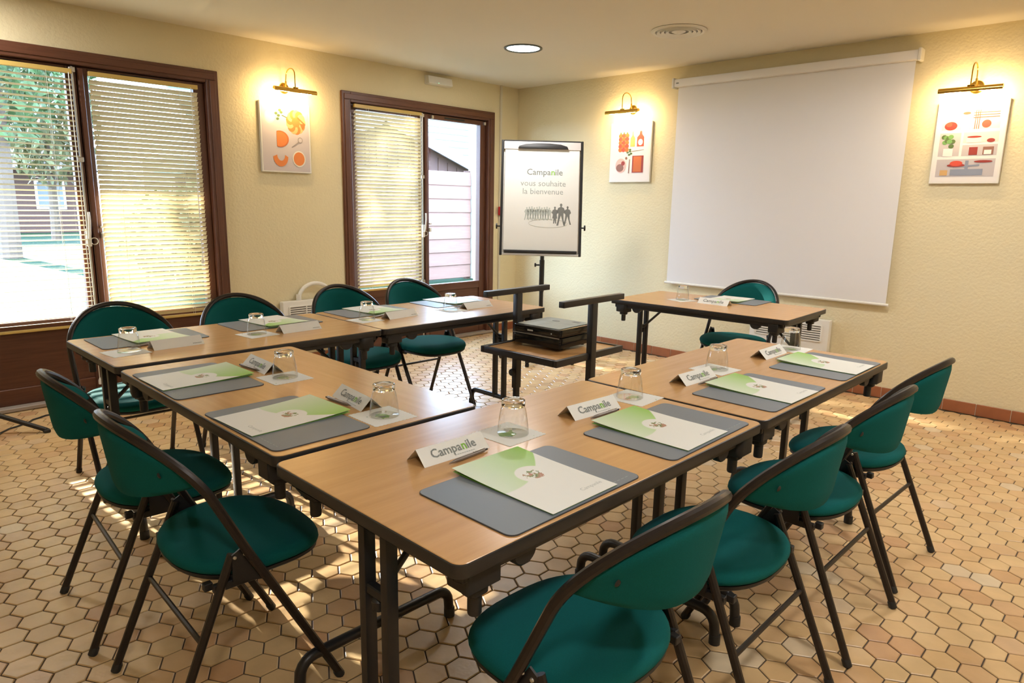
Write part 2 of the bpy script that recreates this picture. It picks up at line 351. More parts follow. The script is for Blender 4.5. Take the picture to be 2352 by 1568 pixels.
# ------------------------------------------------------------------ french windows
def french_window(name, x0, x1):
    e = thing(name, None, None, (x0, YL, 0)); e['kind'] = 'structure'
    w = x1-x0; cx = w/2; cas = .088
    # casing round the opening, slightly proud of the wall, with a stepped inner bead
    for nm, b in (('casing', (0, cas, WTOP)), ('casing', (w-cas, w, WTOP))):
        p = MB().box(b[0], b[1], -.022, .03, 0, b[2]).build('casing', M_BROWN, e, bevel=.004)
        MB().box(b[0]+.022, b[1]-.022, -.030, -.020, .02, WTOP-cas+.018).build('casing_bead', M_BROWN, p, bevel=.003)
    p = MB().box(cas, w-cas, -.022, .03, WTOP-cas, WTOP).build('head_casing', M_BROWNX, e, bevel=.004)
    MB().box(.022, w-.022, -.030, -.020, WTOP-cas+.022, WTOP-.022).build('casing_bead', M_BROWNX, p, bevel=.003)
    for a_, b_ in ((.045, cas+.016), (w-cas-.016, w-.045)): MB().box(a_, b_, .074, .15, 0, WTOP-.045).build('jamb', M_BROWN, e)
    MB().box(.045, w-.045, .074, .15, WTOP-cas-.02, WTOP-.045).build('head_jamb', M_BROWNX, e)
    MB().box(cx-.03, cx+.03, .074, .10, .03, WTOP-cas-.02).build('meeting_stop', M_BROWN, e)
    # two leaves
    leaves = ((cas, cx), (cx, w-cas))
    yi, yo = .022, .072; gz0, gz1 = .575, 2.165
    for k, (a, b) in enumerate(leaves):
        a += .003; b -= .003
        sa = .118 if k == 0 else .062; sb = .062 if k == 0 else .118
        sa, sb = (.075, .062) if k == 0 else (.062, .075)
        lf = MB().box(a, a+sa, yi, yo, .03, WTOP-cas-.004).box(b-sb, b, yi, yo, .03, WTOP-cas-.004).build('leaf_stile', M_BROWN, e, bevel=.003)
        MB().box(a+sa, b-sb, yi, yo, gz1, WTOP-cas-.004).build('leaf_top_rail', M_BROWNX, e, bevel=.003)
        MB().box(a+sa, b-sb, yi, yo, .50, gz0).build('leaf_mid_rail', M_BROWNX, e, bevel=.004)
        MB().box(a+sa, b-sb, yi+.014, yo-.01, .14, .50).build('leaf_panel', M_BROWNX, e)
        MB().box(a+sa, b-sb, yi, yo, .03, .14).build('leaf_bottom_rail', M_BROWNX, e, bevel=.004)
        MB().box(a+sa-.004, b-sb+.004, .045, .050, gz0-.004, gz1+.004).build('pane', M_PANE, e, smooth=False)
        v = MB().box(a+.26, a+.52, yi-.006, yi, gz1+.012, gz1+.030).build('air_vent', M_BLKP, e, bevel=.002)
    # meeting cover strip, rod lock with clips and handle
    MB().box(cx+.004, cx+.036, yi-.018, yi, .03, WTOP-cas-.01).build('cover_strip', M_BROWN, e, bevel=.004)
    rx = cx-.030
    rod = MB().tube([(rx, yi-.022, .05), (rx, yi-.022, WTOP-cas-.01)], .0075, 10).build('rod_lock', M_ROD, e)
    for z in (.12, .62, 1.62, WTOP-cas-.03):
        MB().box(rx-.018, rx+.018, yi-.034, yi, z-.016, z+.016).build('rod_clip', M_ROD, rod, bevel=.003)
    MB().box(rx-.013, rx+.013, yi-.040, yi-.006, 1.05, 1.17).tube([(rx, yi-.045, 1.10), (rx, yi-.06, 1.13), (rx+.004, yi-.066, 1.22), (rx+.004, yi-.064, 1.28)], .009, 8).build('rod_handle', M_WHITE, rod, bevel=.003)
    MB().tube([(rx+.03+.022*math.cos(t*PI/8), yi-.03, 1.085+.022*math.sin(t*PI/8)) for t in range(16)], .004, 6, closed=True).build('keeper_ring', M_ROD, rod)
    lk = MB().box(cx+.052, cx+.074, yi-.028, yi, 1.10, 1.14).box(cx+.052, cx+.078, yi-.026, yi, 1.17, 1.185).build('catch', M_WHITE, e, bevel=.003)
    MB().box(0, w, -.045, .09, .004, .030).build('threshold', mat('grey_threshold', (.36, .30, .25), .5), e, bevel=.004)
    MB().box(-.0, w, -.012, .06, -.001, .006).build('threshold_base', M_BROWNX, e)
    return e
w1 = french_window('window_1', *W1X)
w2 = french_window('window_2', *W2X)
for hx in (4.33-W2X[0], 3.64-W2X[0]):   # brackets left over from a missing blind
    MB().box(hx-.012, hx+.012, -.002, .022, 2.165, 2.195).build('blind_bracket', M_ROD, w2, bevel=.002)

# ------------------------------------------------------------------ venetian blinds
def blind(label, x0, x1, y, ztop, zbot, n, tilt, cordx, tassel_z):
    e = thing('venetian_blind', label, 'blind', ((x0+x1)/2, y, zbot), 0, 'slatted blinds on the glazed doors'); w = x1-x0; h = ztop-zbot
    MB().box(-w/2, w/2, -.014, .014, h-.005, h+.024).build('head_rail', M_GOLD, e, bevel=.002)
    MB().box(-w/2, w/2, -.012, .012, -.024, -.006).build('bottom_rail', M_GOLD, e, bevel=.003)
    sw = .0335; pitch = (h-.03)/n
    mb = MB(); k = 4; prof = []
    for i in range(k+1):
        t = -1+2*i/k; prof.append((t*sw/2, .0032*(1-t*t)))
    vs = []; fs = []
    for dz in (0, -.0004):
        for x in (-w/2+.002, w/2-.002):
            vs += [(x, a, b+dz) for a, b in prof]
    m = k+1
    for i in range(k): fs.append((i, i+1, m+i+1, m+i)); fs.append((2*m+i, 3*m+i, 3*m+i+1, 2*m+i+1))
    fs += [tuple(range(0, m))+tuple(range(3*m-1, 2*m-1, -1)), tuple(range(2*m-1, m-1, -1))+tuple(range(3*m, 4*m))]
    fs += [(0, m, 3*m, 2*m), (k, 2*m+k, 3*m+k, m+k)]
    me = mb.add(vs, fs).mesh('slat', M_SLAT, True, 60)
    for i in range(n):
        obj('slat', me, e, (random.uniform(-.001, .001), 0, .004+pitch*(i+.5)), (R(tilt)+random.gauss(0, .02), 0, random.gauss(0, .0012)))
    for fx in (-.31, .31):
        for dy in (-sw/2-.001, sw/2+.001):
            MB().tube([(fx*w, dy, -.01), (fx*w, dy, h)], .0011, 5).build('ladder_cord', M_WHITE, e)
    c = MB().tube([(cordx*w, -.026, h), (cordx*w, -.028, tassel_z-zbot+.04)], .0028, 6).build('pull_cord', M_WHITE, e)
    MB().lathe([(.004, 0), (.011, .004), (.010, .03), (.004, .045)], 10, Matrix.Translation((cordx*w, -.028, tassel_z-zbot))).build('tassel', M_WHITE, c)
    return e
YBL = YL-.018
blind('cream slatted blind with open slats, cut by the left edge of the picture', -.13, .632, YBL, 2.158, .535, 50, -14, .47, .10)
blind('nearly closed cream slatted blind on the leaf beside the pumpkin picture', .728, 1.426, YBL, 2.158, .535, 50, -54, .42, .9)
blind('cream slatted blind on the glazed door nearest the flip chart', 2.748, 3.482, YBL, 2.178, .60, 48, -48, .465, .16)

# ------------------------------------------------------------------ ceiling fittings
M_RIM = mat('dark_chrome_rim', (.12, .13, .12), .3, metal=.8)
def downlight(x, y, label):
    e = thing('ceiling_downlight', label, 'ceiling light', (x, y, HC), 0, 'recessed ceiling downlights')
    MB().lathe([(.128, -.001), (.150, -.001), (.151, -.007), (.143, -.011), (.130, -.006)], 32, close=True).build('rim', M_RIM, e)
    MB().lathe([(.130, -.003), (.120, .03), (.09, .075), (.0001, .08)], 32).build('reflector', M_LAMPFACE, e)
    l = bpy.data.lights.new('downlight_lamp', 'AREA'); l.shape = 'DISK'; l.size = .24; l.energy = LAMP_W; l.color = (1, .96, .92)
    o = obj('lamp', l, e, (0, 0, -.012))
    return e
for i, (x, y) in enumerate(LIGHTS):
    downlight(x, y, ['round recessed ceiling light with dark rim, lit, above the flip chart', 'round recessed ceiling light between the screen and the lone table', 'round recessed ceiling light behind the chairs of the foreground table', 'round recessed ceiling light close to the wall above the open blind', 'round recessed ceiling light over the right-hand floor behind the chairs', 'round recessed ceiling light over the spot where the camera stands'][i])
v = thing('ceiling_vent', 'round white ceiling air vent with concentric rings', 'vent', (3.69, 1.89, HC))
MB().lathe([(.185, 0), (.190, -.004), (.176, -.016), (.160, -.012), (.158, 0)], 36, close=True).build('outer_ring', M_WHITE, v)
for r in (.135, .105, .075):
    MB().lathe([(r+.016, -.004), (r+.014, -.018), (r-.006, -.010), (r-.004, -.004)], 32, close=True).build('ring', M_WHITE, v)
MB().lathe([(.0001, -.020), (.03, -.018), (.048, -.010), (.046, -.002)], 24).build('core', M_WHITE, v)
MB().lathe([(.0001, -.0005), (.17, -.0005), (.17, -.003), (.0001, -.003)], 32).build('backing', mat('vent_shadow_grey', (.30, .29, .28), .8), v)
x = thing('emergency_light', 'white emergency light box with a green indicator under the ceiling', 'emergency light', (3.69, YL, 2.50))
MB().box(-.15, .15, -.012, 0, -.035, .045).build('back_plate', M_WHITE, x, bevel=.004)
MB().prism([(-.068, -.03), (-.012, -.035), (-.012, .045), (-.055, .04)], -.146, .146, Matrix(((0, 0, 1, 0), (1, 0, 0, 0), (0, 1, 0, 0), (0, 0, 0, 1)))).build('diffuser', mat('milky_diffuser', (.82, .80, .74), .35), x, bevel=.004)
MB().lathe([(.0001, 0), (.006, .002), (.0001, .006)], 10, Matrix.Translation((-.03, -.062, -.02)) @ Matrix.Rotation(R(90), 4, 'X')).build('indicator', M_LED, x)

# trunking and alarm call point
t = struct(MB().box(4.535, 4.560, YL-.018, YL, .085, HC).build('trim_1', mat('cream_trunking', (.70, .64, .50), .5), bevel=.002))
a = thing('alarm_call_point', 'red fire alarm call point on the wall beside the flip chart', 'fire alarm', (4.555, YL, 1.305))
MB().box(-.045, .045, -.055, -.018, -.045, .045).build('housing', M_RED, a, bevel=.006)
MB().box(-.022, .022, -.057, -.054, -.022, .022).build('press_plate', M_WHITE, a, bevel=.001)
MB().box(-.006, .006, -.0585, -.0565, -.006, .006).build('mark', M_RED, a)

# ------------------------------------------------------------------ pictures with their brass lamps
def wall_T(side, along, z, off=0):
    # local frame on a wall: x = to the right as seen from the room, y = up, z = out of the wall
    if side == 'L': return Matrix.Translation((along, YL-off, z)) @ Matrix(((1, 0, 0, 0), (0, 0, -1, 0), (0, 1, 0, 0), (0, 0, 0, 1)))
    return Matrix.Translation((XR-off, along, z)) @ Matrix(((0, 0, -1, 0), (-1, 0, 0, 0), (0, 1, 0, 0), (0, 0, 0, 1)))
def C(n, r, g, b): return mat('print_'+n, (r, g, b), .55)
PC = dict(orange=C('orange', .72, .22, .045), deep=C('deep_orange', .58, .15, .03), pale=C('pale_orange', .80, .42, .17), plate=C('ivory', .80, .76, .66), leaf=C('leaf', .09, .15, .045), grey=C('grey', .33, .28, .26),
          white=C('white', .80, .76, .73), lilac=C('lilac_grey', .58, .52, .53), red=C('red', .62, .075, .04), drk=C('dark_red', .30, .035, .025), oil=C('oil', .62, .42, .12), brown=C('brown', .26, .12, .09), rose=C('rose', .72, .45, .40), pink=C('pale_pink', .78, .60, .56), shade=C('shelf_shade', .50, .46, .47), steel=C('steel_blue', .25, .28, .36), green=C('sprig_green', .16, .34, .10), amber=C('amber', .60, .36, .14))
def canvas(label, side, along, z, w, h, bgm):
    e = thing('wall_picture', label, 'picture'); e.matrix_world = wall_T(side, along, z)
    MB().box(-w/2, w/2, -h/2, h/2, .002, .026).build('frame', M_WHITE, e, bevel=.003)
    p = MB().box(-w/2+.012, w/2-.012, -h/2+.012, h/2-.012, .0255, .0268).build('print', bgm, e, smooth=False)
    st = [0]
    def sh(name, pts, m, parent=p):
        # pts in picture fractions: u 0..1 to the right, v 0..1 downwards
        st[0] += 1; z0 = .0270+.00006*st[0]
        q = [((u-.5)*(w-.03), (.5-v)*(h-.03)) for u, v in pts]
        MB().prism(q, z0-.0002, z0).build(name, m, parent, smooth=False)
    return e, sh
def rc(u0, v0, u1, v1): return [(u0, v0), (u1, v0), (u1, v1), (u0, v1)]
_, sh = canvas('framed print of a pumpkin and orange slices between the two glazed doors', 'L', 2.105, 1.868, .43, .54, PC['lilac'])
sh('printed_plate', ell(.16, .20, .11, .10), PC['plate']); sh('printed_plate', ell(.16, .20, .085, .078), PC['white'])
for k in range(13):
    a = 2*PI*k/13; sh('printed_pumpkin_rib', ell(.72+.13*math.cos(a), .25+.115*math.sin(a), .085, .075, 14), PC['orange'] if k % 2 else PC['pale'])
sh('printed_pumpkin_core', ell(.72, .25, .09, .075), PC['orange']); sh('printed_pumpkin_cut', [(.76, .16), (.93, .27), (.92, .29), (.75, .19)], PC['deep']); sh('printed_pumpkin_cut', [(.80, .26), (.93, .275), (.86, .36)], PC['deep'])
for u, v in ((.30, .14), (.38, .09), (.35, .17), (.33, .22), (.41, .12)): sh('printed_leaf', ell(u, v, .032, .02, 10), PC['leaf'])
sh('printed_stem', [(.42, .155), (.52, .185), (.52, .195), (.42, .165)], PC['leaf'])
sh('printed_slice', ell(.36, .52, .19, .125, 16, -PI/2-.35, PI/2+.35), PC['deep']); sh('printed_slice', ell(.35, .52, .17, .11, 16, -PI/2-.35, PI/2+.35), PC['orange'])
sh('printed_whisk', ell(.80, .52, .055, .045), PC['grey']); sh('printed_whisk', ell(.80, .52, .04, .033), PC['lilac']); sh('printed_whisk', [(.75, .55), (.77, .56), (.62, .64), (.60, .635)], PC['grey'])
cres = ell(.36, .79, .16, .15, 18, 0, PI)+[(u, v) for u, v in reversed(ell(.37, .76, .085, .09, 18, 0, PI))]
sh('printed_crescent', cres, PC['orange']); sh('printed_bowl', ell(.76, .81, .145, .125), PC['plate']); sh('printed_soup', ell(.76, .81, .122, .105), PC['orange'])
_, sh = canvas('framed print of tomatoes, bottles and a red tray left of the screen', 'R', 3.005, 1.872, .455, .54, PC['white'])
for i in range(3):
    for j in range(5): sh('printed_tomato', ell(.24+.085*i, .20+.062*j, .055, .042, 12), PC['red'] if (i+j) % 2 else PC['deep'])
for i in range(3): sh('printed_tomato_stalk', ell(.24+.085*i, .152, .02, .018, 8), PC['leaf'])
sh('printed_oil_bottle', [(.50, .40), (.50, .25), (.545, .20), (.548, .13), (.57, .13), (.575, .20), (.62, .25), (.62, .40)], PC['oil'])
sh('printed_sauce_bottle', [(.67, .40), (.67, .24), (.73, .19), (.74, .13), (.79, .13), (.80, .19), (.85, .24), (.85, .40)], PC['red']); sh('printed_label', ell(.76, .325, .06, .055), PC['white'])
for u, v in ((.44, .50), (.50, .48), (.53, .52), (.48, .54), (.50, .45)): sh('printed_leaf', ell(u, v, .035, .018, 10), PC['leaf'])
sh('printed_twig', [(.54, .475), (.86, .455), (.86, .462), (.54, .485)], PC['grey'])
sh('printed_tray', rc(.57, .56, .86, .86), PC['drk']); sh('printed_sauce', rc(.60, .575, .81, .845), PC['deep'])
sh('printed_bag', ell(.27, .73, .14, .13), PC['rose']); sh('printed_bag', ell(.25, .77, .10, .07), PC['brown']); sh('printed_bag', ell(.33, .69, .05, .04), PC['drk'])
sh('printed_spoon', ell(.41, .60, .03, .025), PC['brown']); sh('printed_knife', [(.49, .62), (.51, .62), (.50, .87), (.475, .87)], PC['brown'])
_, sh = canvas('framed print of a pantry shelf with kitchen scales at the right edge', 'R', .300, 1.840, .405, .535, PC['white'])
for b, m in ((rc(.06, .06, .50, .33), 'pink'), (rc(.53, .06, .94, .33), 'pink'), (rc(.05, .37, .38, .67), 'shade'), (rc(.42, .37, .95, .50), 'pink'), (rc(.42, .53, .95, .67), 'shade'), (rc(.05, .71, .95, .94), 'shade')): sh('printed_niche', b, PC[m])
sh('printed_jar', ell(.20, .28, .10, .055), PC['drk']); sh('printed_jar', ell(.17, .26, .05, .03), PC['red']); sh('printed_bottle', rc(.36, .14, .49, .33), PC['white']); sh('printed_cap', ell(.425, .125, .06, .018), PC['red'])
for k in range(3): sh('printed_cloth_stripe', rc(.56+.03*k, .09, .572+.03*k, .33), PC['red']); sh('printed_cloth_stripe', rc(.53, .12+.03*k, .92, .13+.03*k), PC['red'])
sh('printed_fruit', ell(.74, .27, .07, .05), PC['red'])
for k in range(9): sh('printed_leaf', ell(.12+.035*(k % 5)+.02*(k//5), .42+.05*(k//4)+.01*(k % 3), .045, .03, 9), PC['green'] if k % 2 else PC['leaf'])
sh('printed_pot', rc(.13, .57, .28, .67), PC['white'])
sh('printed_pie', rc(.47, .44, .70, .50), PC['plate']); sh('printed_pie', ell(.585, .43, .11, .014), PC['drk']); sh('printed_berries', ell(.84, .48, .06, .025), PC['drk'])
sh('printed_jar', rc(.53, .56, .66, .66), PC['drk']); sh('printed_jar', rc(.74, .56, .90, .66), PC['brown']); sh('printed_label', rc(.76, .60, .87, .655), PC['white'])
sh('printed_scale_base', rc(.28, .84, .78, .92), PC['steel']); sh('printed_scale_arm', [(.32, .80), (.72, .78), (.72, .80), (.32, .82)], PC['steel'])
sh('printed_scale_post', rc(.50, .73, .55, .84), PC['steel']); sh('printed_scale_pan', ell(.36, .79, .14, .022), PC['drk']); sh('printed_tomatoes', ell(.36, .765, .10, .035), PC['red']); sh('printed_scale_pan', ell(.77, .745, .14, .016), PC['drk']); sh('printed_candle', rc(.12, .85, .24, .92), PC['amber'])

def picture_lamp(label, side, along, z):
    e = thing('picture_lamp', label, 'picture lamp'); e.matrix_world = wall_T(side, along, z)
    e['group'] = 'brass picture lamps'
    D, dz = .178, -.038
    MB().lathe([(.0001, .016), (.022, .014), (.040, .006), (.043, 0), (.0001, 0)], 24).build('rose', M_BRASS, e)
    MB().lathe([(.0001, .045), (.009, .043), (.011, .012), (.011, .005)], 14).tube([(0, .0, .03), (0, .05, .034)], .0075, 10).build('socket', M_BRASS, e)
    arc = [(0, .045, .034)]+[(0, .085+.055*math.sin(PI*k/12)+(-.055)*k/12, .034+(D-.034)*(.5-.5*math.cos(PI*k/12))) for k in range(13)]+[(0, dz+.03, D)]
    arc = [(0, .045, .034), (0, .085, .040)]+[(0, .085+.052*math.sin(PI*k/10), .040+(D-.042)*(.5-.5*math.cos(PI*k/10))) for k in range(1, 10)]+[(0, .075, D), (0, dz+.02, D)]
    MB().tube(arc, .0042, 8).build('arm', M_BRASS, e)
    MB().tube([(-.018, dz+.026, D), (.024, dz+.026, D)], .005, 8).build('wing_screw', M_BRASS, e)
    # half-round shade, open towards wall and picture
    n = 12; ro, ri = .021, .0195; vs = []; fs = []; hl = .178
    for s in (-hl, hl):
        for r_ in (ro, ri):
            for k in range(n+1):
                a = R(-35+205*k/n); vs.append((s, dz+r_*math.sin(a), D+r_*math.cos(a)))
    m = n+1
    for k in range(n): fs += [(k, k+1, 2*m+k+1, 2*m+k), (m+k, 3*m+k, 3*m+k+1, m+k+1)]
    for a, b in ((0, m), (n, m+n)): fs.append((a, 2*m+a, 2*m+b, b))
    for o in (0, 2*m): fs += [(o+k, o+m+k, o+m+k+1, o+k+1) for k in range(n)]
    for s in (-hl, hl): fs.append(tuple(range(len(vs), len(vs)+m))); vs += [(s, dz+.0203*math.sin(R(-35+205*k/n)), D+.0203*math.cos(R(-35+205*k/n))) for k in range(m)]
    MB().add(vs, fs).build('shade', M_BRASS, e, ang=50)
    for bx in (-.095, .095):
        MB().tube([(bx-.045, dz-.002, D-.003), (bx+.045, dz-.002, D-.003)], .009, 10).build('bulb', M_BULB, e)
        l = bpy.data.lights.new('picture_lamp_light', 'AREA'); l.shape = 'RECTANGLE'; l.size = .10; l.size_y = .02; l.energy = PICT_W; l.color = (1, .70, .34)
        o = obj('light', l, e, (bx, dz-.014, D-.012)); o.rotation_euler = (R(-38), 0, 0)
        l2 = bpy.data.lights.new('picture_lamp_glow', 'AREA'); l2.shape = 'RECTANGLE'; l2.size = .10; l2.size_y = .02; l2.energy = PICT_W*.5; l2.color = (1, .68, .32)
        o2 = obj('light', l2, e, (bx, dz+.002, D-.024)); o2.rotation_euler = (R(20), 0, 0)
    return e
picture_lamp('brass picture lamp over the pumpkin print', 'L', 2.117, 2.25)
picture_lamp('brass picture lamp over the tomato print left of the screen', 'R', 3.010, 2.255)
picture_lamp('brass picture lamp over the pantry print at the right edge', 'R', .300, 2.195)

# ------------------------------------------------------------------ projection screen
s = thing('projection_screen', 'large white pull-down projection screen on the end wall', 'projection screen', (XR-.004, 1.60, .70))
MB().box(-.075, -.005, -.945, .945, 1.700, 1.765).build('case', mat('white_case', (.80, .78, .76), .4), s, bevel=.010, seg=2)
for y in (-.955, .955): MB().box(-.082, 0, y-.012, y+.012, 1.690, 1.775).build('end_cap', M_WHITE, s, bevel=.006)
MB().box(-.030, -.0285, -.925, .925, .01, 1.705).build('fabric', M_SCREEN, s, smooth=False)
MB().tube([(-.029, -.945, .004), (-.029, .945, .004)], .011, 12).build('bottom_bar', M_WHITE, s)
MB().box(-.0765, -.075, .90, .925, 1.725, 1.735).build('maker_badge', M_GREY, s)

# ------------------------------------------------------------------ convector heaters
def heater(label, T, w, h, cols, rows, hz0):
    e = thing('convector_heater', label, 'heater'); e.matrix_world = T
    MB().box(-w/2, w/2, 0, h, .012, .072).build('body', M_WHITE, e, bevel=.008, seg=2)
    gw = w-.11; cw = gw/cols
    MB().box(-gw/2, gw/2, h-hz0, h-.045, .0715, .0725).build('grille_recess', mat('heater_dark', (.10, .085, .06), .8), e, smooth=False)
    ph = (hz0-.045)/rows
    me = MB().box(-gw/2, gw/2, -.0042*1.2, .0042*1.2, .071, .080).mesh('fin', M_WHITE, True, 35, .001)
    for k in range(rows+1): obj('fin', me, e, (0, h-.045-ph*k, 0))
    mv = MB().box(-.005, .005, h-hz0, h-.045, .071, .081).mesh('mullion', M_WHITE, True, 35, .001)
    for k in range(cols+1): obj('mullion', mv, e, (-gw/2+cw*k, 0, 0))
    for bx in (-w*.3, w*.3): MB().box(bx-.02, bx+.02, .06, h-.12, 0, .014).build('wall_bracket', M_WHITE, e)
    return e
heater('white convector heater with slotted grille under the projection screen', wall_T('R', 1.36, .14), .64, .40, 3, 7, .17)
heater('white convector heater on the window wall behind the green chairs', wall_T('L', 2.27, .14), .57, .415, 3, 7, .17)
hz = thing('white_hose', 'white curved hose arching above the window wall heater', 'hose', (2.30, YL-.06, .556))
MB().tube([(-.155*math.cos(PI*k/16), .02, .002+.132*math.sin(PI*k/16)) for k in range(17)], .0165, 10).build('hose_tube', M_WHITE, hz)
for k in (-.155, .155): MB().lathe([(.021, 0), (.021, .05)], 12, Matrix.Translation((k, .02, 0.0))).build('hose_collar', M_WHITE, hz)

# ------------------------------------------------------------------ tables
def make_table():
    e = thing('folding_table', '', 'table')
    hl, hw, er = TL/2, TW/2, .028
    MB().prism(rrect(TL-.008, TW-.008, er-.004, 6), -.003, 0).build('laminate_top', M_LAM, e, bevel=.0012)
    MB().prism(rrect(TL, TW, er, 6), -.030, -.0012).build('edge_band', M_EDGE, e, bevel=.004, seg=2)
    u = MB()
    u.box(-hl+.03, hl-.03, -hw+.022, -hw+.045, -.055, -.029).box(-hl+.03, hl-.03, hw-.045, hw-.022, -.055, -.029)
    u.box(-hl+.03, -hl+.055, -hw+.045, hw-.045, -.055, -.029).box(hl-.055, hl-.03, -hw+.045, hw-.045, -.055, -.029)
    u.build('under_frame', M_BLACK, e, bevel=.003)
    cb = MB().prism([(-.045, -.030), (.045, -.030), (.045, .030), (-.03, .045), (-.045, .03)], -.085, -.028)
    cb.prism(rrect(.05, .04, .012, 3), -.105, -.084); cbm = cb.mesh('corner_block', M_BLKP, True, 35, .004)
    pg = MB().lathe([(.0001, -.150), (.013, -.149), (.0145, -.145), (.0145, -.10), (.0001, -.10)], 14).mesh('stacking_peg', M_BLKP)
    for sx in (-1, 1):
        for sy in (-1, 1):
            o = obj('corner_block', cbm, e, (sx*(hl-.085), sy*(hw-.05), 0), (0, 0, 0 if sx*sy > 0 else PI/2))
            obj('stacking_peg', pg, o)
    # half-round leg catches along the long sides
    hc = MB().prism(ell(0, 0, .034, .030, 12, PI, 2*PI), -.012, .012, Matrix.Rotation(R(90), 4, 'X')).mesh('leg_catch', M_BLKP, True, 35, .003)
    for sx in (-1, 1):
        for sy in (-1, 1): obj('leg_catch', hc, e, (sx*(hl-.20), sy*(hw-.035), -.050))
    ins = .066; fh = -TH+.105
    pm = MB().box(-.0155, .0155, -.0125, .0125, fh-.01, -.030).mesh('leg', M_BLACK, True, 35, .003, 2)
    path = [(0, -TW/2+.068, -TH+.002), (0, -TW/2+.072, -TH+.055)]
    for k in range(1, 6): a = PI/2*k/5; path.append((0, -TW/2+.072+.05*(1-math.cos(a)), -TH+.055+.05*math.sin(a)))
    path += [(p[0], -p[1], p[2]) for p in reversed(path)]
    fm = MB().tube(path, .0165, 12).mesh('foot_bar', M_BLACK)
    fc = MB().lathe([(.0185, 0), (.0185, .03), (.0165, .034)], 14).mesh('foot_cap', M_BLKP)
    br = MB().tube([(0, 0, -.235), (.20, 0, -.045)], .0085, 8).mesh('folding_brace', M_BLACK)
    kn = MB().box(-.012, .012, -.05, .05, -.012, .012).lathe([(.0001, -.045), (.014, -.045), (.016, -.02), (.009, -.01)], 12).mesh('lock_knob', M_BLKP, True, 35, .003)
    for sx in (-1, 1):
        X = sx*(hl-ins)
        for sy in (-1, 1): obj('leg', pm, e, (X, sy*.042, 0))
        f = obj('foot_bar', fm, e, (X, 0, 0))
        for sy in (-1, 1): obj('foot_cap', fc, f, (0, sy*(-TW/2+.068), -TH))
        obj('folding_brace', br, e, (X, 0, 0), (0, 0, 0 if sx < 0 else PI))
        obj('lock_knob', kn, e, (X, 0, -.225))
    return e
tbl = make_table()
TLAB = {'T1': 'nearest beech folding table with two place settings, in the foreground centre',
        'T2': 'beech folding table at the far end of the right-hand row, near the end wall',
        'T3': 'beech folding table joining the two rows, with green chairs on its left side',
        'T4': 'beech folding table before the large blinds, left end of the window row',
        'T5': 'beech folding table with window glare on its top, before the flip chart',
        'T6': 'beech folding table standing alone below the projection screen'}
for i, (k, (x, y, a, _)) in enumerate(TABLES.items()):
    o = tbl if i == 0 else copy_tree(tbl)
    o.location = (x, y, TH); o.rotation_euler = (0, 0, R(a)); tag(o, TLAB[k], 'table', 'beech folding tables')

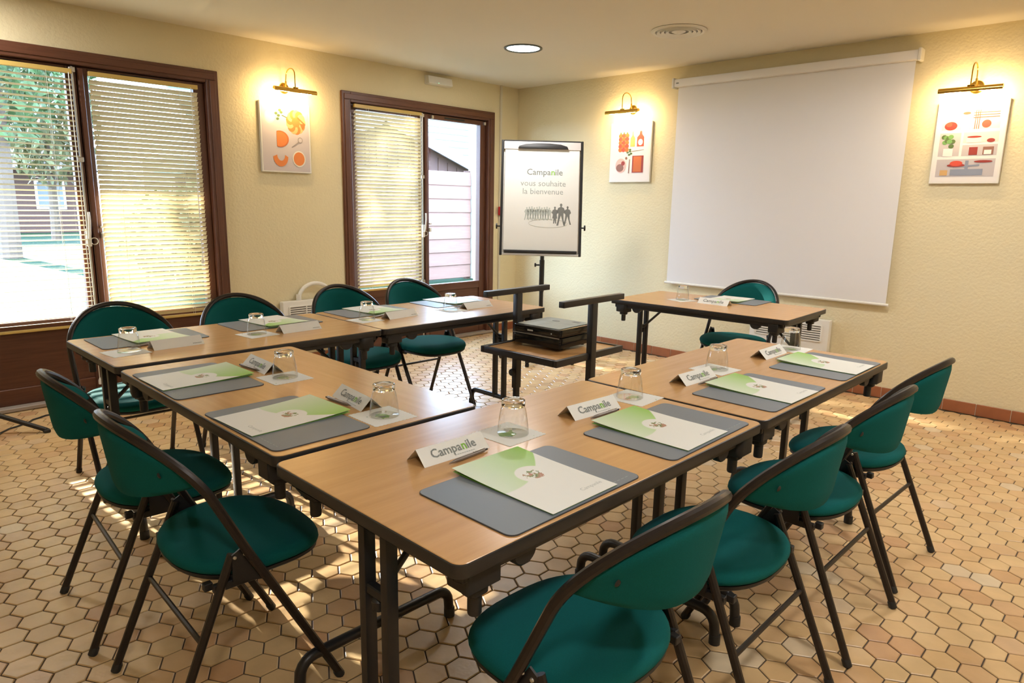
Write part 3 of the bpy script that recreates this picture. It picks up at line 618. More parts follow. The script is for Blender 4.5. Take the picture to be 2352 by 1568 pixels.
# ------------------------------------------------------------------ folding chairs (local: +x forward)
def make_chair():
    e = thing('folding_chair', '', 'chair')
    zk, xk, ang, s0, b, a, c, aw = .5, -.016, R(64.3), .176, .210, .240, .080, .231
    r = .0124; d = Vector((-math.cos(ang), 0, math.sin(ang)))
    def side(sy):
        foot = Vector((.243, sy*aw, .004)); kn = Vector((xk, sy*a, zk)); ft = [foot*(1-t)+kn*t for t in (0, .3, .6, .85)]
        return ft, kn
    # hoop of the back
    hoop = []
    for sy in (1,):
        kn = Vector((xk, a, zk)); hoop += [kn+Vector((.012, 0, -.024)), kn+d*.02, kn+d*s0*.5]
        for k in range(0, 33):
            t = PI*k/32; y = a*math.cos(t); q = Vector((xk, 0, zk))+d*(s0+b*math.sin(t)); q.y = y; q.x -= c*(1-(y/a)**2); hoop.append(q)
        kn = Vector((xk, -a, zk)); hoop += [kn+d*s0*.5, kn+d*.02, kn+Vector((.012, 0, -.024))]
    MB().tube(hoop, r, 10).build('back_frame', M_TUBE, e)
    cap = MB().lathe([(.0001, 0), (.0135, .001), (.0135, .022), (.0119, .026)], 12).mesh('foot_cap', M_BLKP)
    dirf = (Vector((xk, 0, zk))-Vector((.243, 0, 0))).normalized()
    for sy in (1, -1):
        ft, kn = side(sy)
        l = MB().tube(ft+[kn+Vector((.012, 0, -.024))], r, 10).build('leg', M_TUBE, e)
        o = obj('foot_cap', cap, l, (.243, sy*aw, 0)); o.rotation_euler = Vector((0, 0, 1)).rotation_difference((kn-Vector((.243, sy*aw, 0))).normalized()).to_euler()
        p0 = Vector((-.246, sy*.227, .004)); p1 = Vector((-.045, sy*.214, .487))
        l = MB().tube([p0, p0.lerp(p1, .5), p1], r*.95, 10).build('leg', M_TUBE, e)
        o = obj('foot_cap', cap, l, (-.246, sy*.227, 0)); o.rotation_euler = Vector((0, 0, 1)).rotation_difference((p1-p0).normalized()).to_euler()
        # pivot plate, bolts and seat hanger
        pl = MB().prism([(-.050, .415), (.030, .395), (.022, .425), (-.028, .500), (-.050, .488)], -.0025, .0025, Matrix.Translation((0, sy*.2235, 0)) @ Matrix.Rotation(R(90), 4, 'X')).build('pivot_plate', M_BLACK, e)
        for bx, bz in ((-.046, .486), (-.020, .488)):
            MB().lathe([(.0001, .005), (.004, .0035), (.005, 0), (.0001, 0)], 10, Matrix.Translation((bx, sy*.236, bz)) @ Matrix.Rotation(R(-90*sy), 4, 'X')).build('bolt', M_ROD, pl)
        MB().box(-.095, .05, sy*.205-.008, sy*.205+.008, .392, .414).build('seat_rail', M_BLACK, e, bevel=.002)
    zs = .27; t = zs/.487; xs = -.246+t*.201; w = .227-.013*t
    MB().tube([(xs, -w, zs), (xs, w, zs)], .0075, 8).build('stretcher', M_TUBE, e)
    # seat
    def outline(s, n=44):
        pts = []
        for k in range(n):
            th = 2*PI*k/n; cx, sx = math.cos(th), math.sin(th); ex = .76 if cx > 0 else .86
            x = (.214 if cx > 0 else .196)*math.copysign(abs(cx)**ex, cx); y = .232*math.copysign(abs(sx)**ex, sx)
            y *= 1+.05*(x/.22)*(1 if x < 0 else -.35)
            pts.append((.047+x*s, y*s))
        return pts
    def zz(x, y, z):
        u = (x-.047)/.22
        return z-.020*max(0, u)**2.2+.006*max(0, -u)**2-.006*(1-min(1, (y/.2)**2))*(1-u*u)
    def rings(prof, nm, m):
        vs = []; fs = []; n = 44
        for s_, z in prof: vs += [(x, y, zz(x, y, z)) for x, y in outline(s_)]
        for i in range(len(prof)-1): fs += [(i*n+k, i*n+(k+1) % n, (i+1)*n+(k+1) % n, (i+1)*n+k) for k in range(n)]
        fs += [tuple(range(n-1, -1, -1)), tuple((len(prof)-1)*n+k for k in range(n))]
        return MB().add(vs, fs).build(nm, m, e, ang=60)
    rings([(.96, .424), (.985, .427), (1.0, .435), (.995, .444), (.975, .452), (.93, .459), (.83, .464), (.6, .467), (.3, .467), (.05, .467)], 'seat', M_FAB)
    rings([(.60, .402), (.93, .406), (.975, .414), (.97, .422), (.5, .422)], 'seat_pan', M_BLKP)
    for sy in (-.185, .185): MB().box(-.112, -.090, sy-.010, sy+.010, .395, .416).build('seat_stop', M_BLKP, e, bevel=.002)
    # back cushion: curved shell inside the hoop
    nrm = Vector((-1, 0, -.25)).normalized()          # backwards
    NU, NV = 18, 9; F, B = [], []
    for i in range(NU+1):
        u = -1+2*i/NU; s_ = .224*u
        zt = zk+d.z*(s0+b*math.sqrt(max(0, 1-(s_/a)**2)))-.014; zb = .650+.045*abs(u)**2.4
        for j in range(NV+1):
            v = j/NV; z_ = zb+(zt-zb)*v; xh = xk-(z_-zk)/math.tan(ang)
            xc = -.236-.024*max(0, (z_-.65)/.19)                   # centre line of the shell
            x_ = xh+(xc-xh)*(1-abs(u)**2.3)
            edge = min(1, min(v, 1-v, (1-abs(u)))*7); dn = Vector((-1, 0, -.25)).normalized()
            p = Vector((x_, s_*(1-.035*(1-v)), z_))
            F.append(p-dn*(.004+.013*edge**.5)); B.append(p+dn*(.004+.005*edge**.5))
    n = NV+1; vs = F+B; o = len(F); fs = []
    for i in range(NU):
        for j in range(NV):
            q = i*n+j; fs.append((q, q+n, q+n+1, q+1)); fs.append((o+q, o+q+1, o+q+n+1, o+q+n))
    for i in range(NU): q = i*n; fs.append((q, o+q, o+q+n, q+n)); q += NV; fs.append((q, q+n, o+q+n, o+q))
    for j in range(NV): fs.append((j, j+1, o+j+1, o+j)); q = NU*n+j; fs.append((q, o+q, o+q+1, q+1))
    bk = MB().add(vs, fs).build('backrest', M_FAB, e, ang=70)
    for i in (2, NU-2):
        q = B[i*n+5]
        MB().lathe([(.0001, .005), (.006, .003), (.0085, 0), (.0001, -.001)], 12, Matrix.Translation(q) @ nrm.to_track_quat('Z', 'Y').to_matrix().to_4x4()).build('screw_cap', M_BLKP, bk)
    return e
ch = make_chair()
CH = [('A', 0.373, -0.018, 88.4, 'green folding chair nearest the camera at the bottom of the picture'),
      ('B', 0.993, -0.035, 90.5, 'green folding chair second from the camera in the right-hand row'),
      ('C', 1.583, -0.039, 89.7, 'green folding chair third from the camera in the right-hand row'),
      ('D', 2.157, -0.020, 88.0, 'green folding chair farthest from the camera in the right-hand row'),
      ('E', -0.011, 1.022, -2.5, 'green folding chair with dark seat in the left foreground, nearer of two'),
      ('F', -0.011, 1.600, -4.0, 'green folding chair behind the left foreground chair, beside the cross table'),
      ('G', 0.338, 2.800, -91.0, 'green folding chair before the blinds with sunlit stripes on its seat'),
      ('H', 0.944, 2.753, -92.0, 'green folding chair before the dark frame right of the closed blind'),
      ('I', 1.624, 2.780, -92.8, 'green folding chair whose back hides part of the window wall heater'),
      ('J', 2.194, 2.812, -91.5, 'green folding chair with glare-lit seat before the door by the flip chart'),
      ('K', 3.989, 1.427, 181.6, 'green folding chair alone under the projection screen')]
for i, (k, x, y, a, lab) in enumerate(CH):
    o = ch if i == 0 else copy_tree(ch)
    o.location = (x, y, 0); o.rotation_euler = (0, 0, R(a)); tag(o, lab, 'chair', 'green folding chairs')

# ------------------------------------------------------------------ place settings (local: +y away from the sitter)
def folder_mat():
    m = bpy.data.materials.new('folder_cover_print'); m.use_nodes = True; n = m.node_tree; b = n.nodes['Principled BSDF']
    N = n.nodes; L = n.links; b.inputs['Roughness'].default_value = .45
    tc = N.new('ShaderNodeTexCoord'); sx = N.new('ShaderNodeSeparateXYZ'); L.new(tc.outputs['Object'], sx.inputs[0])
    def mth(op, a, b_=None, c_=None):
        q = N.new('ShaderNodeMath'); q.operation = op
        for i, v in enumerate((a, b_, c_)):
            if v is None: continue
            if isinstance(v, (int, float)): q.inputs[i].default_value = v
            else: L.new(v, q.inputs[i])
        return q.outputs[0]
    X, Y = sx.outputs[0], sx.outputs[1]
    # green field above a falling curve
    cur = mth('ADD', mth('MULTIPLY', X, .55), mth('MULTIPLY', mth('MULTIPLY', X, X), 3.0))
    g = mth('SUBTRACT', mth('SUBTRACT', Y, cur), .002)
    gm = N.new('ShaderNodeMapRange'); gm.inputs[1].default_value = 0; gm.inputs[2].default_value = .004; L.new(g, gm.inputs[0])
    # round white field for the photograph
    dx = mth('SUBTRACT', X, .018); dy = mth('ADD', Y, -.012)
    rr = mth('SQRT', mth('ADD', mth('MULTIPLY', dx, dx), mth('MULTIPLY', dy, dy)))
    cm = N.new('ShaderNodeMapRange'); cm.inputs[1].default_value = .047; cm.inputs[2].default_value = .050; L.new(rr, cm.inputs[0])
    fac = mth('MULTIPLY', gm.outputs[0], cm.outputs[0])
    gr = N.new('ShaderNodeMapRange'); gr.inputs[1].default_value = -.10; gr.inputs[2].default_value = .11; L.new(X, gr.inputs[0])
    cr = N.new('ShaderNodeValToRGB'); cr.color_ramp.elements[0].color = (.68, .80, .60, 1); cr.color_ramp.elements[1].color = (.33, .62, .12, 1); L.new(gr.outputs[0], cr.inputs[0])
    mx = N.new('ShaderNodeMix'); mx.data_type = 'RGBA'; mx.inputs[6].default_value = (.84, .85, .80, 1); L.new(fac, mx.inputs[0]); L.new(cr.outputs[0], mx.inputs[7])
    # little dish of herbs inside the circle
    nz = N.new('ShaderNodeTexNoise'); nz.inputs['Scale'].default_value = 110; nz.inputs['Detail'].default_value = 2; L.new(tc.outputs['Object'], nz.inputs['Vector'])
    ex = mth('ADD', mth('POWER', mth('ABSOLUTE', mth('DIVIDE', dx, .034)), 2), mth('POWER', mth('ABSOLUTE', mth('DIVIDE', dy, .024)), 2))
    dm = mth('MULTIPLY', mth('LESS_THAN', ex, 1.0), mth('GREATER_THAN', mth('SUBTRACT', nz.outputs['Fac'], mth('MULTIPLY', ex, .12)), .46))
    hue = N.new('ShaderNodeTexNoise'); hue.inputs['Scale'].default_value = 55; L.new(tc.outputs['Object'], hue.inputs['Vector'])
    hr = N.new('ShaderNodeValToRGB'); e = hr.color_ramp.elements; e[0].position = .38; e[0].color = (.06, .07, .03, 1); e[1].position = .62; e[1].color = (.45, .22, .14, 1); q = e.new(.5); q.color = (.16, .26, .06, 1)
    L.new(hue.outputs['Fac'], hr.inputs[0])
    m2 = N.new('ShaderNodeMix'); m2.data_type = 'RGBA'; L.new(dm, m2.inputs[0]); L.new(mx.outputs[2], m2.inputs[6]); L.new(hr.outputs[0], m2.inputs[7])
    L.new(m2.outputs[2], b.inputs['Base Color']); return m
M_FOLD = folder_mat()
def coaster_mat():
    m = bpy.data.materials.new('coaster_print'); m.use_nodes = True; n = m.node_tree; N = n.nodes; L = n.links; b = N['Principled BSDF']; b.inputs['Roughness'].default_value = .7
    tc = N.new('ShaderNodeTexCoord'); oi = N.new('ShaderNodeObjectInfo')
    gr = N.new('ShaderNodeTexGradient'); gr.gradient_type = 'SPHERICAL'; mp = N.new('ShaderNodeMapping'); mp.inputs['Scale'].default_value = (24, 30, 30)
    L.new(tc.outputs['Object'], mp.inputs[0]); L.new(mp.outputs[0], gr.inputs[0])
    nz = N.new('ShaderNodeTexNoise'); nz.noise_dimensions = '4D'; nz.inputs['Scale'].default_value = 42; L.new(tc.outputs['Object'], nz.inputs['Vector']); 
    wm = N.new('ShaderNodeMath'); wm.operation = 'MULTIPLY'; wm.inputs[1].default_value = 40; L.new(oi.outputs['Random'], wm.inputs[0]); L.new(wm.outputs[0], nz.inputs['W'])
    ad = N.new('ShaderNodeMath'); ad.operation = 'MULTIPLY_ADD'; ad.inputs[1].default_value = .55; L.new(gr.outputs['Fac'], ad.inputs[0]); L.new(nz.outputs['Fac'], ad.inputs[2])
    gt = N.new('ShaderNodeMapRange'); gt.inputs[1].default_value = .72; gt.inputs[2].default_value = .75; L.new(ad.outputs[0], gt.inputs[0])
    n2 = N.new('ShaderNodeTexNoise'); n2.noise_dimensions = '4D'; n2.inputs['Scale'].default_value = 60; L.new(tc.outputs['Object'], n2.inputs['Vector']); L.new(wm.outputs[0], n2.inputs['W'])
    cr = N.new('ShaderNodeValToRGB'); e = cr.color_ramp.elements; e[0].position = .35; e[0].color = (.12, .36, .05, 1); e[1].position = .68; e[1].color = (.22, .13, .20, 1)
    q = e.new(.5); q.color = (.24, .46, .08, 1); q = e.new(.6); q.color = (.10, .34, .22, 1); L.new(n2.outputs['Fac'], cr.inputs[0])
    mx = N.new('ShaderNodeMix'); mx.data_type = 'RGBA'; mx.inputs[6].default_value = (.84, .84, .79, 1); L.new(gt.outputs[0], mx.inputs[0]); L.new(cr.outputs[0], mx.inputs[7]); L.new(mx.outputs[2], b.inputs['Base Color']); return m
M_COAST = coaster_mat()

def make_pad():
    e = thing('desk_pad', '', 'desk pad')
    MB().prism(rrect(.450, .300, .022, 6), 0, .0022).build('pad_base', M_PADE, e)
    MB().prism(rrect(.447, .297, .021, 6), .0021, .0028).build('pad_face', M_PAD, e)
    for k in range(7): MB().box(.09+.016*k, .101+.016*k, -.128, -.1265, .0027, .0030).build('faint_imprint', mat('faint_pad_print', (.36, .40, .42), .5), e)
    return e
def folder_sheet(w, h, z, lift, th):
    n = 12; vs = []; fs = []
    for s in (0, 1):
        for i in range(n+1):
            for j in range(5):
                x = -w/2+w*j/4; y = -h/2+h*i/n; u = i/n
                vs.append((x, y, z+lift*(u**3)*(1+.25*(1-j/4))+(th if s else 0)))
    m = 5; o = (n+1)*m
    for i in range(n):
        for j in range(4):
            q = i*m+j; fs.append((q, q+m, q+m+1, q+1)); fs.append((o+q, o+q+1, o+q+m+1, o+q+m))
    for i in range(n): q = i*m; fs.append((q, o+q, o+q+m, q+m)); q += 4; fs.append((q, q+m, o+q+m, o+q))
    for j in range(4): fs.append((j, j+1, o+j+1, o+j)); q = n*m+j; fs.append((q, o+q, o+q+1, q+1))
    return vs, fs
def make_folder():
    e = thing('welcome_folder', '', 'folder'); w, h = .228, .320
    MB().add(*folder_sheet(w-.004, h-.004, .0, .002, .0006)).build('back_cover', M_GREEN, e, smooth=False)
    MB().add(*folder_sheet(w-.012, h-.012, .0010, .004, .0012)).build('inner_sheets', M_PAPER, e, smooth=False)
    c = MB().add(*folder_sheet(w, h, .0028, .007, .0005)).build('front_cover', M_FOLD, e, ang=50)
    return e
def make_tent():
    e = thing('name_card', '', 'name card'); w, dp, hh = .215, .074, .037; t = .0006
    vs = []; fs = []
    pr = [(-dp/2, 0), (0, hh), (dp/2, 0), (dp/2-.0009, 0), (0, hh-.0009), (-dp/2+.0009, 0)]
    MB().prism(pr, -w/2, w/2, Matrix(((0, 0, 1, 0), (1, 0, 0, 0), (0, 1, 0, 0), (0, 0, 0, 1)))).build('card', M_PAPER, e, smooth=False)
    a = math.atan2(hh, dp/2)
    T = Matrix.Translation((0, -dp/4, hh/2)) @ Matrix.Rotation(a, 4, 'X') @ Matrix.Translation((0, -.009, .0009))
    brand(e, .0345, T, bold=.0004)
    o = MB()
    for k in range(9): o.box(-.005+.0075*k, .0+.0075*k, -.0185, -.0165, .0005, .0008, Matrix.Translation((0, -dp/4, hh/2)) @ Matrix.Rotation(a, 4, 'X'))
    o.build('small_print', M_LGREY, e, smooth=False)
    o = MB(); T2 = Matrix.Rotation(PI, 4, 'Z') @ Matrix.Translation((0, -dp/4, hh/2)) @ Matrix.Rotation(a, 4, 'X')
    for k in range(6): o.box(.060+.0065*k, .065+.0065*k, -.0165, -.0135, .0005, .0008, T2)
    o.build('rear_print', M_GREY, e, smooth=False)
    return e
def make_pen():
    e = thing('ballpoint_pen', '', 'pen'); Q = Matrix.Translation((0, 0, .0055)) @ Matrix.Rotation(R(90), 4, 'Y')
    MB().lathe([(.0001, -.070), (.0009, -.069), (.0018, -.060), (.0045, -.048), (.0052, -.03), (.0052, .045), (.0046, .058), (.0001, .058)], 12, Q).build('barrel', M_PEN, e)
    MB().lathe([(.0001, .058), (.0026, .058), (.0026, .070), (.0001, .071)], 10, Q).build('push_button', M_BLKP, e)
    MB().box(.018, .060, -.0018, .0018, .0105, .0122).build('clip', M_ROD, e, bevel=.0005)
    return e
def make_coaster():
    e = thing('paper_coaster', '', 'coaster')
    MB().prism(rrect(.147, .147, .006, 3), 0, .0009).build('sheet', M_COAST, e, smooth=False)
    o = MB()
    for k in range(11):
        for s in (-1, 1): o.prism(ell(-.0675+.0135*k, s*.0725, .0075, .0035, 8), 0, .0007); o.prism(ell(s*.0725, -.0675+.0135*k, .0035, .0075, 8), 0, .0007)
    o.build('scalloped_rim', M_PAPER, e, smooth=False)
    return e
def make_tumbler():
    e = thing('glass_tumbler', '', 'glass'); H = .099
    # upside down: open rim below, thick foot on top
    MB().lathe([(.0440, .0004), (.0448, .0), (.0455, .0008), (.0425, .030), (.0385, .060), (.0352, .074), (.0325, .0795), (.0312, .0795), (.0338, .073), (.0370, .059), (.0410, .030), (.0440, .0008)], 40).build('wall', M_GLASST, e, ang=60)
    MB().lathe([(.0001, .0800), (.0290, .0798), (.0322, .0800), (.0335, .0835), (.0338, .093), (.0330, .0975), (.0305, .0990), (.0270, .0985), (.0180, .0955), (.0001, .0945)], 40).build('foot', M_GLASS, e, ang=40)
    return e
PROTO = dict(pad=make_pad(), folder=make_folder(), tent=make_tent(), pen=make_pen(), coaster=make_coaster(), tumbler=make_tumbler())
used = set()
def put(kind, x, y, z, a, label, cat, group):
    p = PROTO[kind]; o = p if kind not in used else copy_tree(p); used.add(kind)
    o.location = (x, y, z); o.rotation_euler = (0, 0, R(a)); return tag(o, label, cat, group)
WHERE = {'A': 'nearest the camera on the foreground table', 'B': 'second from the camera in the right-hand row', 'C': 'third from the camera in the right-hand row', 'D': 'farthest from the camera in the right-hand row',
         'E': 'nearer one on the cross table at the left', 'F': 'farther one on the cross table at the left', 'G': 'at the left end of the window row', 'H': 'second from the left in the window row',
         'I': 'third from the left in the window row', 'J': 'rightmost in the window row, by the flip chart', 'K': 'on the lone table below the screen'}
# key: pad(x,y,a), folder(x,y,a), tent(x,y,a), pen(x,y,a), coaster(x,y,a), glass(x,y)
SET = {'A': ((.372, .165, 0), (.391, .181, 0), (.362, .449, -1.5), (.378, .392, 3.5), (.587, .453, 1), (.597, .447)),
       'B': ((.961, .166, .8), (.937, .184, .8), (.927, .428, -4), (.930, .373, -2), (1.163, .425, 3), (1.157, .437)),
       'C': ((1.573, .168, 0), (1.594, .175, -1), (1.540, .413, -2), (1.546, .358, -1), (1.757, .440, -4), (1.763, .436)),
       'D': ((2.171, .158, 0), (2.188, .168, 0), (2.192, .411, 0), (2.182, .343, -3.5), (2.398, .397, 3), (2.401, .402)),
       'E': ((.190, .983, -90), (.204, 1.021, -88), (.452, 1.010, -98), (.402, 1.038, 92), (.424, .828, -91), (.431, .829)),
       'F': ((.190, 1.622, -91), (.201, 1.649, -89), (.444, 1.640, -94), (.401, 1.658, 95), (.432, 1.442, -90), (.436, 1.448)),
       'G': ((.326, 2.518, 180), (.345, 2.535, 182), (.357, 2.262, 183), (.250, 2.352, 20), (.154, 2.262, 186), (.174, 2.279)),
       'H': ((.938, 2.540, 180), (.962, 2.555, 183), (.945, 2.263, 183), (1.030, 2.330, 12), (.740, 2.287, 186), (.741, 2.295)),
       'I': ((1.555, 2.545, 180), (1.592, 2.558, 182), (1.575, 2.277, 186), (1.480, 2.345, 15), (1.360, 2.302, 184), (1.377, 2.310)),
       'J': ((2.168, 2.535, 179), (2.205, 2.560, 181), (2.153, 2.267, 179), (2.085, 2.335, 10), (1.957, 2.272, 180), (1.957, 2.286)),
       'K': ((3.765, 1.372, 92.3), (3.778, 1.395, 94), (3.493, 1.366, -88.5), (3.540, 1.480, 60), (3.487, 1.607, 70), (3.510, 1.618))}
for k, (pd, fo, te, pe, co, gl) in SET.items():
    w_ = WHERE[k]; z = TH+.0002
    put('pad', pd[0], pd[1], z, pd[2], 'grey desk pad '+w_, 'desk pad', 'grey desk pads')
    put('folder', fo[0], fo[1], z+.0031, fo[2], 'white and green paper folder '+w_, 'folder', 'green and white folders')
    put('tent', te[0], te[1], z, te[2], 'folded white name card '+w_, 'name card', 'folded name cards')
    put('pen', pe[0], pe[1], z, pe[2], 'grey ballpoint pen '+w_, 'pen', 'grey pens')
    put('coaster', co[0], co[1], z, co[2], 'white paper coaster with green print '+w_, 'coaster', 'paper coasters')
    put('tumbler', gl[0], gl[1], z+.0010, random.uniform(0, 90), 'upturned clear glass '+w_, 'glass', 'upturned glasses')
for o in [o for o in COL.objects if o.get('category') == 'folder']:
    T = Matrix.Translation((.062, -.128, .00345)); brand(o, .0175, T, M_LGREY, M_LGREY)

# ------------------------------------------------------------------ projector trolley
ZS = .60
pc = thing('projector_trolley', 'black tubular projector trolley with wooden shelf between the table rows', 'trolley', (2.178, 1.658, 0), R(1.5))
def bar(name, x0, x1, y0, y1, z0, z1, p=pc, m=M_BLACK): return MB().box(x0, x1, y0, y1, z0, z1).build(name, m, p, bevel=.003, seg=2)
HX, HY = .302, .275
bar('shelf_board', -HX+.02, HX-.02, -HY+.02, HY-.02, ZS-.026, ZS-.006, m=M_LAM)
for sy in (-1, 1): bar('shelf_rail', -HX, HX, *sorted((sy*HY, sy*(HY-.025))), ZS-.036, ZS)
for sx in (-1, 1): bar('shelf_rail', *sorted((sx*HX, sx*(HX-.025))), -HY+.025, HY-.025, ZS-.036, ZS)
for sy in (-1, 1):
    y0, y1 = sorted((sy*(HY-.022), sy*(HY+.014)))
    po = bar('post', -.022, .022, y0, y1, .30, ZS+.272)
    bar('inner_post', -.017, .017, y0+.005, y1-.005, .05, .31, po)
    bar('arm_bar', -.272, .272, y0, y1, ZS+.272, ZS+.304)
    for ex in (-.272, .272): bar('end_plug', *sorted((ex, ex*1.008)), y0+.003, y1-.003, ZS+.275, ZS+.301, m=M_BLKP)
    ym = (y0+y1)/2
    MB().lathe([(.0001, .028), (.02, .026), (.024, .012), (.010, .008), (.010, 0)], 12, Matrix.Translation((-.022, ym, .40)) @ Matrix.Rotation(R(-90), 4, 'Y')).build('clamp_knob', M_BLKP, po)
    bar('foot_beam', -.28, .28, y0, y1, .045, .075)
    for ex in (-.25, .25):
        MB().lathe([(.0001, -.011), (.018, -.011), (.0215, -.006), (.0215, .006), (.018, .011), (.0001, .011)], 16, Matrix.Translation((ex, ym, .0215)) @ Matrix.Rotation(R(90), 4, 'X')).build('castor', M_BLKP, pc)
bar('cross_beam', -.018, .018, -HY, HY, .06, .09)
pj = thing('projector', 'black projector with grey top standing on the trolley shelf', 'projector', (2.222, 1.690, ZS), R(-87))
MB().prism(rrect(.335, .330, .02, 4), .012, .070).build('lower_case', mat('gloss_black', (.008, .008, .009), .12), pj, bevel=.006, seg=2)
MB().prism(rrect(.332, .327, .019, 4), .073, .118).build('upper_case', mat('gloss_black', (.008, .008, .009), .12), pj, bevel=.008, seg=2)
tp = MB().prism(rrect(.300, .295, .015, 4), .1182, .1215).build('top_plate', mat('grey_green_panel', (.36, .40, .37), .4, noise=.06, nscale=12), pj, bevel=.002)
MB().box(-.12, .12, .02, .022, .1214, .1217).box(-.02, -.018, -.13, .02, .1214, .1217).build('panel_seam', M_GREY, tp)
MB().prism(ell(0, 0, .026, .016, 16), .1216, .1225, Matrix.Translation((-.03, .06, 0))).box(.06, .11, .09, .115, .1216, .1222).build('control_pad', mat('pad_grey', (.15, .16, .16), .4), tp)
MB().box(-.165, .165, -.1655, -.163, .0700, .0735).build('seam_trim', M_ROD, pj)
MB().box(-.06, -.02, -.1650, -.1630, .090, .098).build('badge', M_LGREY, pj)
MB().prism(ell(0, 0, .004, .004, 8), -.132, -.130, Matrix.Translation((.11, 0, .093)) @ Matrix.Rotation(R(90), 4, 'X') @ Matrix.Translation((0, 0, .295))).build('indicator_light', M_LGREY, pj)
MB().lathe([(.040, 0), (.044, .004), (.044, .022), (.030, .024), (.028, .012), (.0001, .010)], 24, Matrix.Translation((-.08, .160, .066)) @ Matrix.Rotation(R(-90), 4, 'X')).build('lens', mat('lens_black', (.01, .01, .012), .1), pj)
for sx in (-1, 1):
    for sy in (-1, 1): MB().lathe([(.012, 0), (.012, .014)], 12, Matrix.Translation((sx*.13, sy*.1, 0))).build('foot', M_BLKP, pj)

# ------------------------------------------------------------------ flip chart
fc = thing('flip_chart', 'white flip chart on a black stand showing a welcome page', 'flip chart', (3.83, 3.215, 0), YAW-PI/2)
# local: x to the right seen from the camera, -y towards the camera
TB = Matrix.Translation((-.025, -.085, 1.434)) @ Matrix.Rotation(R(-11.4), 4, 'X') @ Matrix.Rotation(R(.4), 4, 'Y')
BW, BH = .70, .985
def fb(name, x0, x1, z0, z1, y0, y1, m, bev=.003, p=fc): return MB().box(x0, x1, y0, y1, z0, z1, TB).build(name, m, p, bevel=bev)
M_ALU = mat('satin_aluminium', (.62, .62, .60), .3, metal=.7)
fb('board', -BW/2+.01, BW/2-.01, -BH/2+.01, BH/2-.01, 0, .016, M_WHITE)
for sx in (-1, 1): fb('side_rail', *sorted((sx*BW/2, sx*(BW/2-.022))), -BH/2, BH/2, -.010, .020, M_BLKP)
fb('top_rail', -BW/2+.022, BW/2-.022, BH/2-.012, BH/2, -.010, .020, M_BLKP)
fb('bottom_rail', -BW/2+.022, BW/2-.022, -BH/2, -BH/2+.020, -.014, .020, M_ALU)
fb('pen_tray', -.31, .31, -BH/2+.020, -BH/2+.040, -.045, .0, M_BLKP)
fb('clamp_bar', -BW/2+.022, BW/2-.022, BH/2-.082, BH/2-.014, -.018, -.0, mat('pale_clamp', (.62, .58, .56), .4))
hd = [(-.215, 0), (.215, 0), (.205, .022), (.15, .038), (.06, .046), (-.06, .046), (-.15, .038), (-.205, .022)]
MB().prism(hd, .018, .032, TB @ Matrix.Translation((.005, 0, BH/2-.075)) @ Matrix.Rotation(R(90), 4, 'X')).build('clamp_handle', M_BLKP, fc, bevel=.005, seg=2)
pp = fb('paper_pad', -.318, .318, -BH/2+.045, BH/2-.075, -.013, -.001, M_PAPER, .001)
PT = TB @ Matrix.Translation((0, -.0134, 0)) @ Matrix.Rotation(R(90), 4, 'X')
brand(pp, .073, PT @ Matrix.Translation((.024, .197, 0)), bold=.0006)
for tx, yy, sz in (('vous souhaite', .102, .070), ('la bienvenue', .033, .070)):
    me, ex = text_mesh(tx, sz, mat('mid_grey_print', (.36, .39, .37), .7), 'welcome_line'); o = obj('welcome_line', me, pp); o.matrix_local = PT @ Matrix.Translation((.012-(ex[0]+ex[1])/2, yy, 0))
def figure(cx, y0, h, m, skirt=False, name='printed_figure'):
    # standing silhouette: head, torso with bent arms, legs apart
    u = h/1.75; P = []
    body = [(-.10, 1.44), (-.22, 1.40), (-.34, 1.10), (-.22, .98), (-.20, .90)]+([(-.26, .52), (-.12, .5), (-.16, 0), (-.04, 0), (0, .45), (.05, 0), (.16, 0), (.14, .5), (.26, .52)] if skirt else [(-.24, .45), (-.34, 0), (-.20, 0), (-.10, .45), (0, .80), (.10, .45), (.22, 0), (.36, 0), (.22, .45)])+[(.20, .90), (.22, .98), (.34, 1.10), (.22, 1.40), (.10, 1.44), (.05, 1.50), (-.05, 1.50)]
    b = MB().prism([(cx+x*u, y0+y*u) for x, y in body], -.0003, .0003, PT)
    b.prism(ell(cx, y0+1.62*u, .095*u, .125*u, 14), -.0003, .0003, PT); b.build(name, m, pp, smooth=False)
M_FIG = mat('figure_grey', (.20, .21, .20), .7); M_FIGP = mat('figure_pale', (.50, .54, .50), .7)
for k in range(10): figure(-.122+.0215*k, -.190+.004*(k % 3), .110, M_FIGP)
figure(.118, -.215, .145, M_FIG, True); figure(.170, -.232, .190, M_FIG); figure(.226, -.222, .158, M_FIG)
MB().tube([PT @ Vector((.06+.165*math.cos(2*PI*k/40), -.215+.035*math.sin(2*PI*k/40), .0004)) for k in range(40)], .0008, 5, closed=True).build('printed_ring', M_FIGP, pp)
for sx in (-1, 1):
    T = TB @ Matrix.Translation((sx*(BW/2+.005), .005, -.245)) @ Matrix.Rotation(R(90*sx), 4, 'Y')
    MB().lathe([(.006, -.006), (.006, .014), (.024, .016), (.024, .028), (.0001, .030)], 14, T).build('side_knob', M_BLKP, fc)
MB().tube([(0, .03, .05), (0, .03, 1.30)], .0185, 14).build('pole', M_BLKP, fc)
MB().tube([(0, .03, .62), (0, .03, .90)], .0225, 14).build('pole_sleeve', M_BLKP, fc)
MB().tube([(-.02, .03, .855), (-.055, .03, .855)], .007, 8).lathe([(.0001, 0), (.017, .002), (.017, .016), (.0001, .018)], 12, Matrix.Translation((-.05, .03, .855)) @ Matrix.Rotation(R(-90), 4, 'Y')).build('height_knob', M_BLKP, fc)
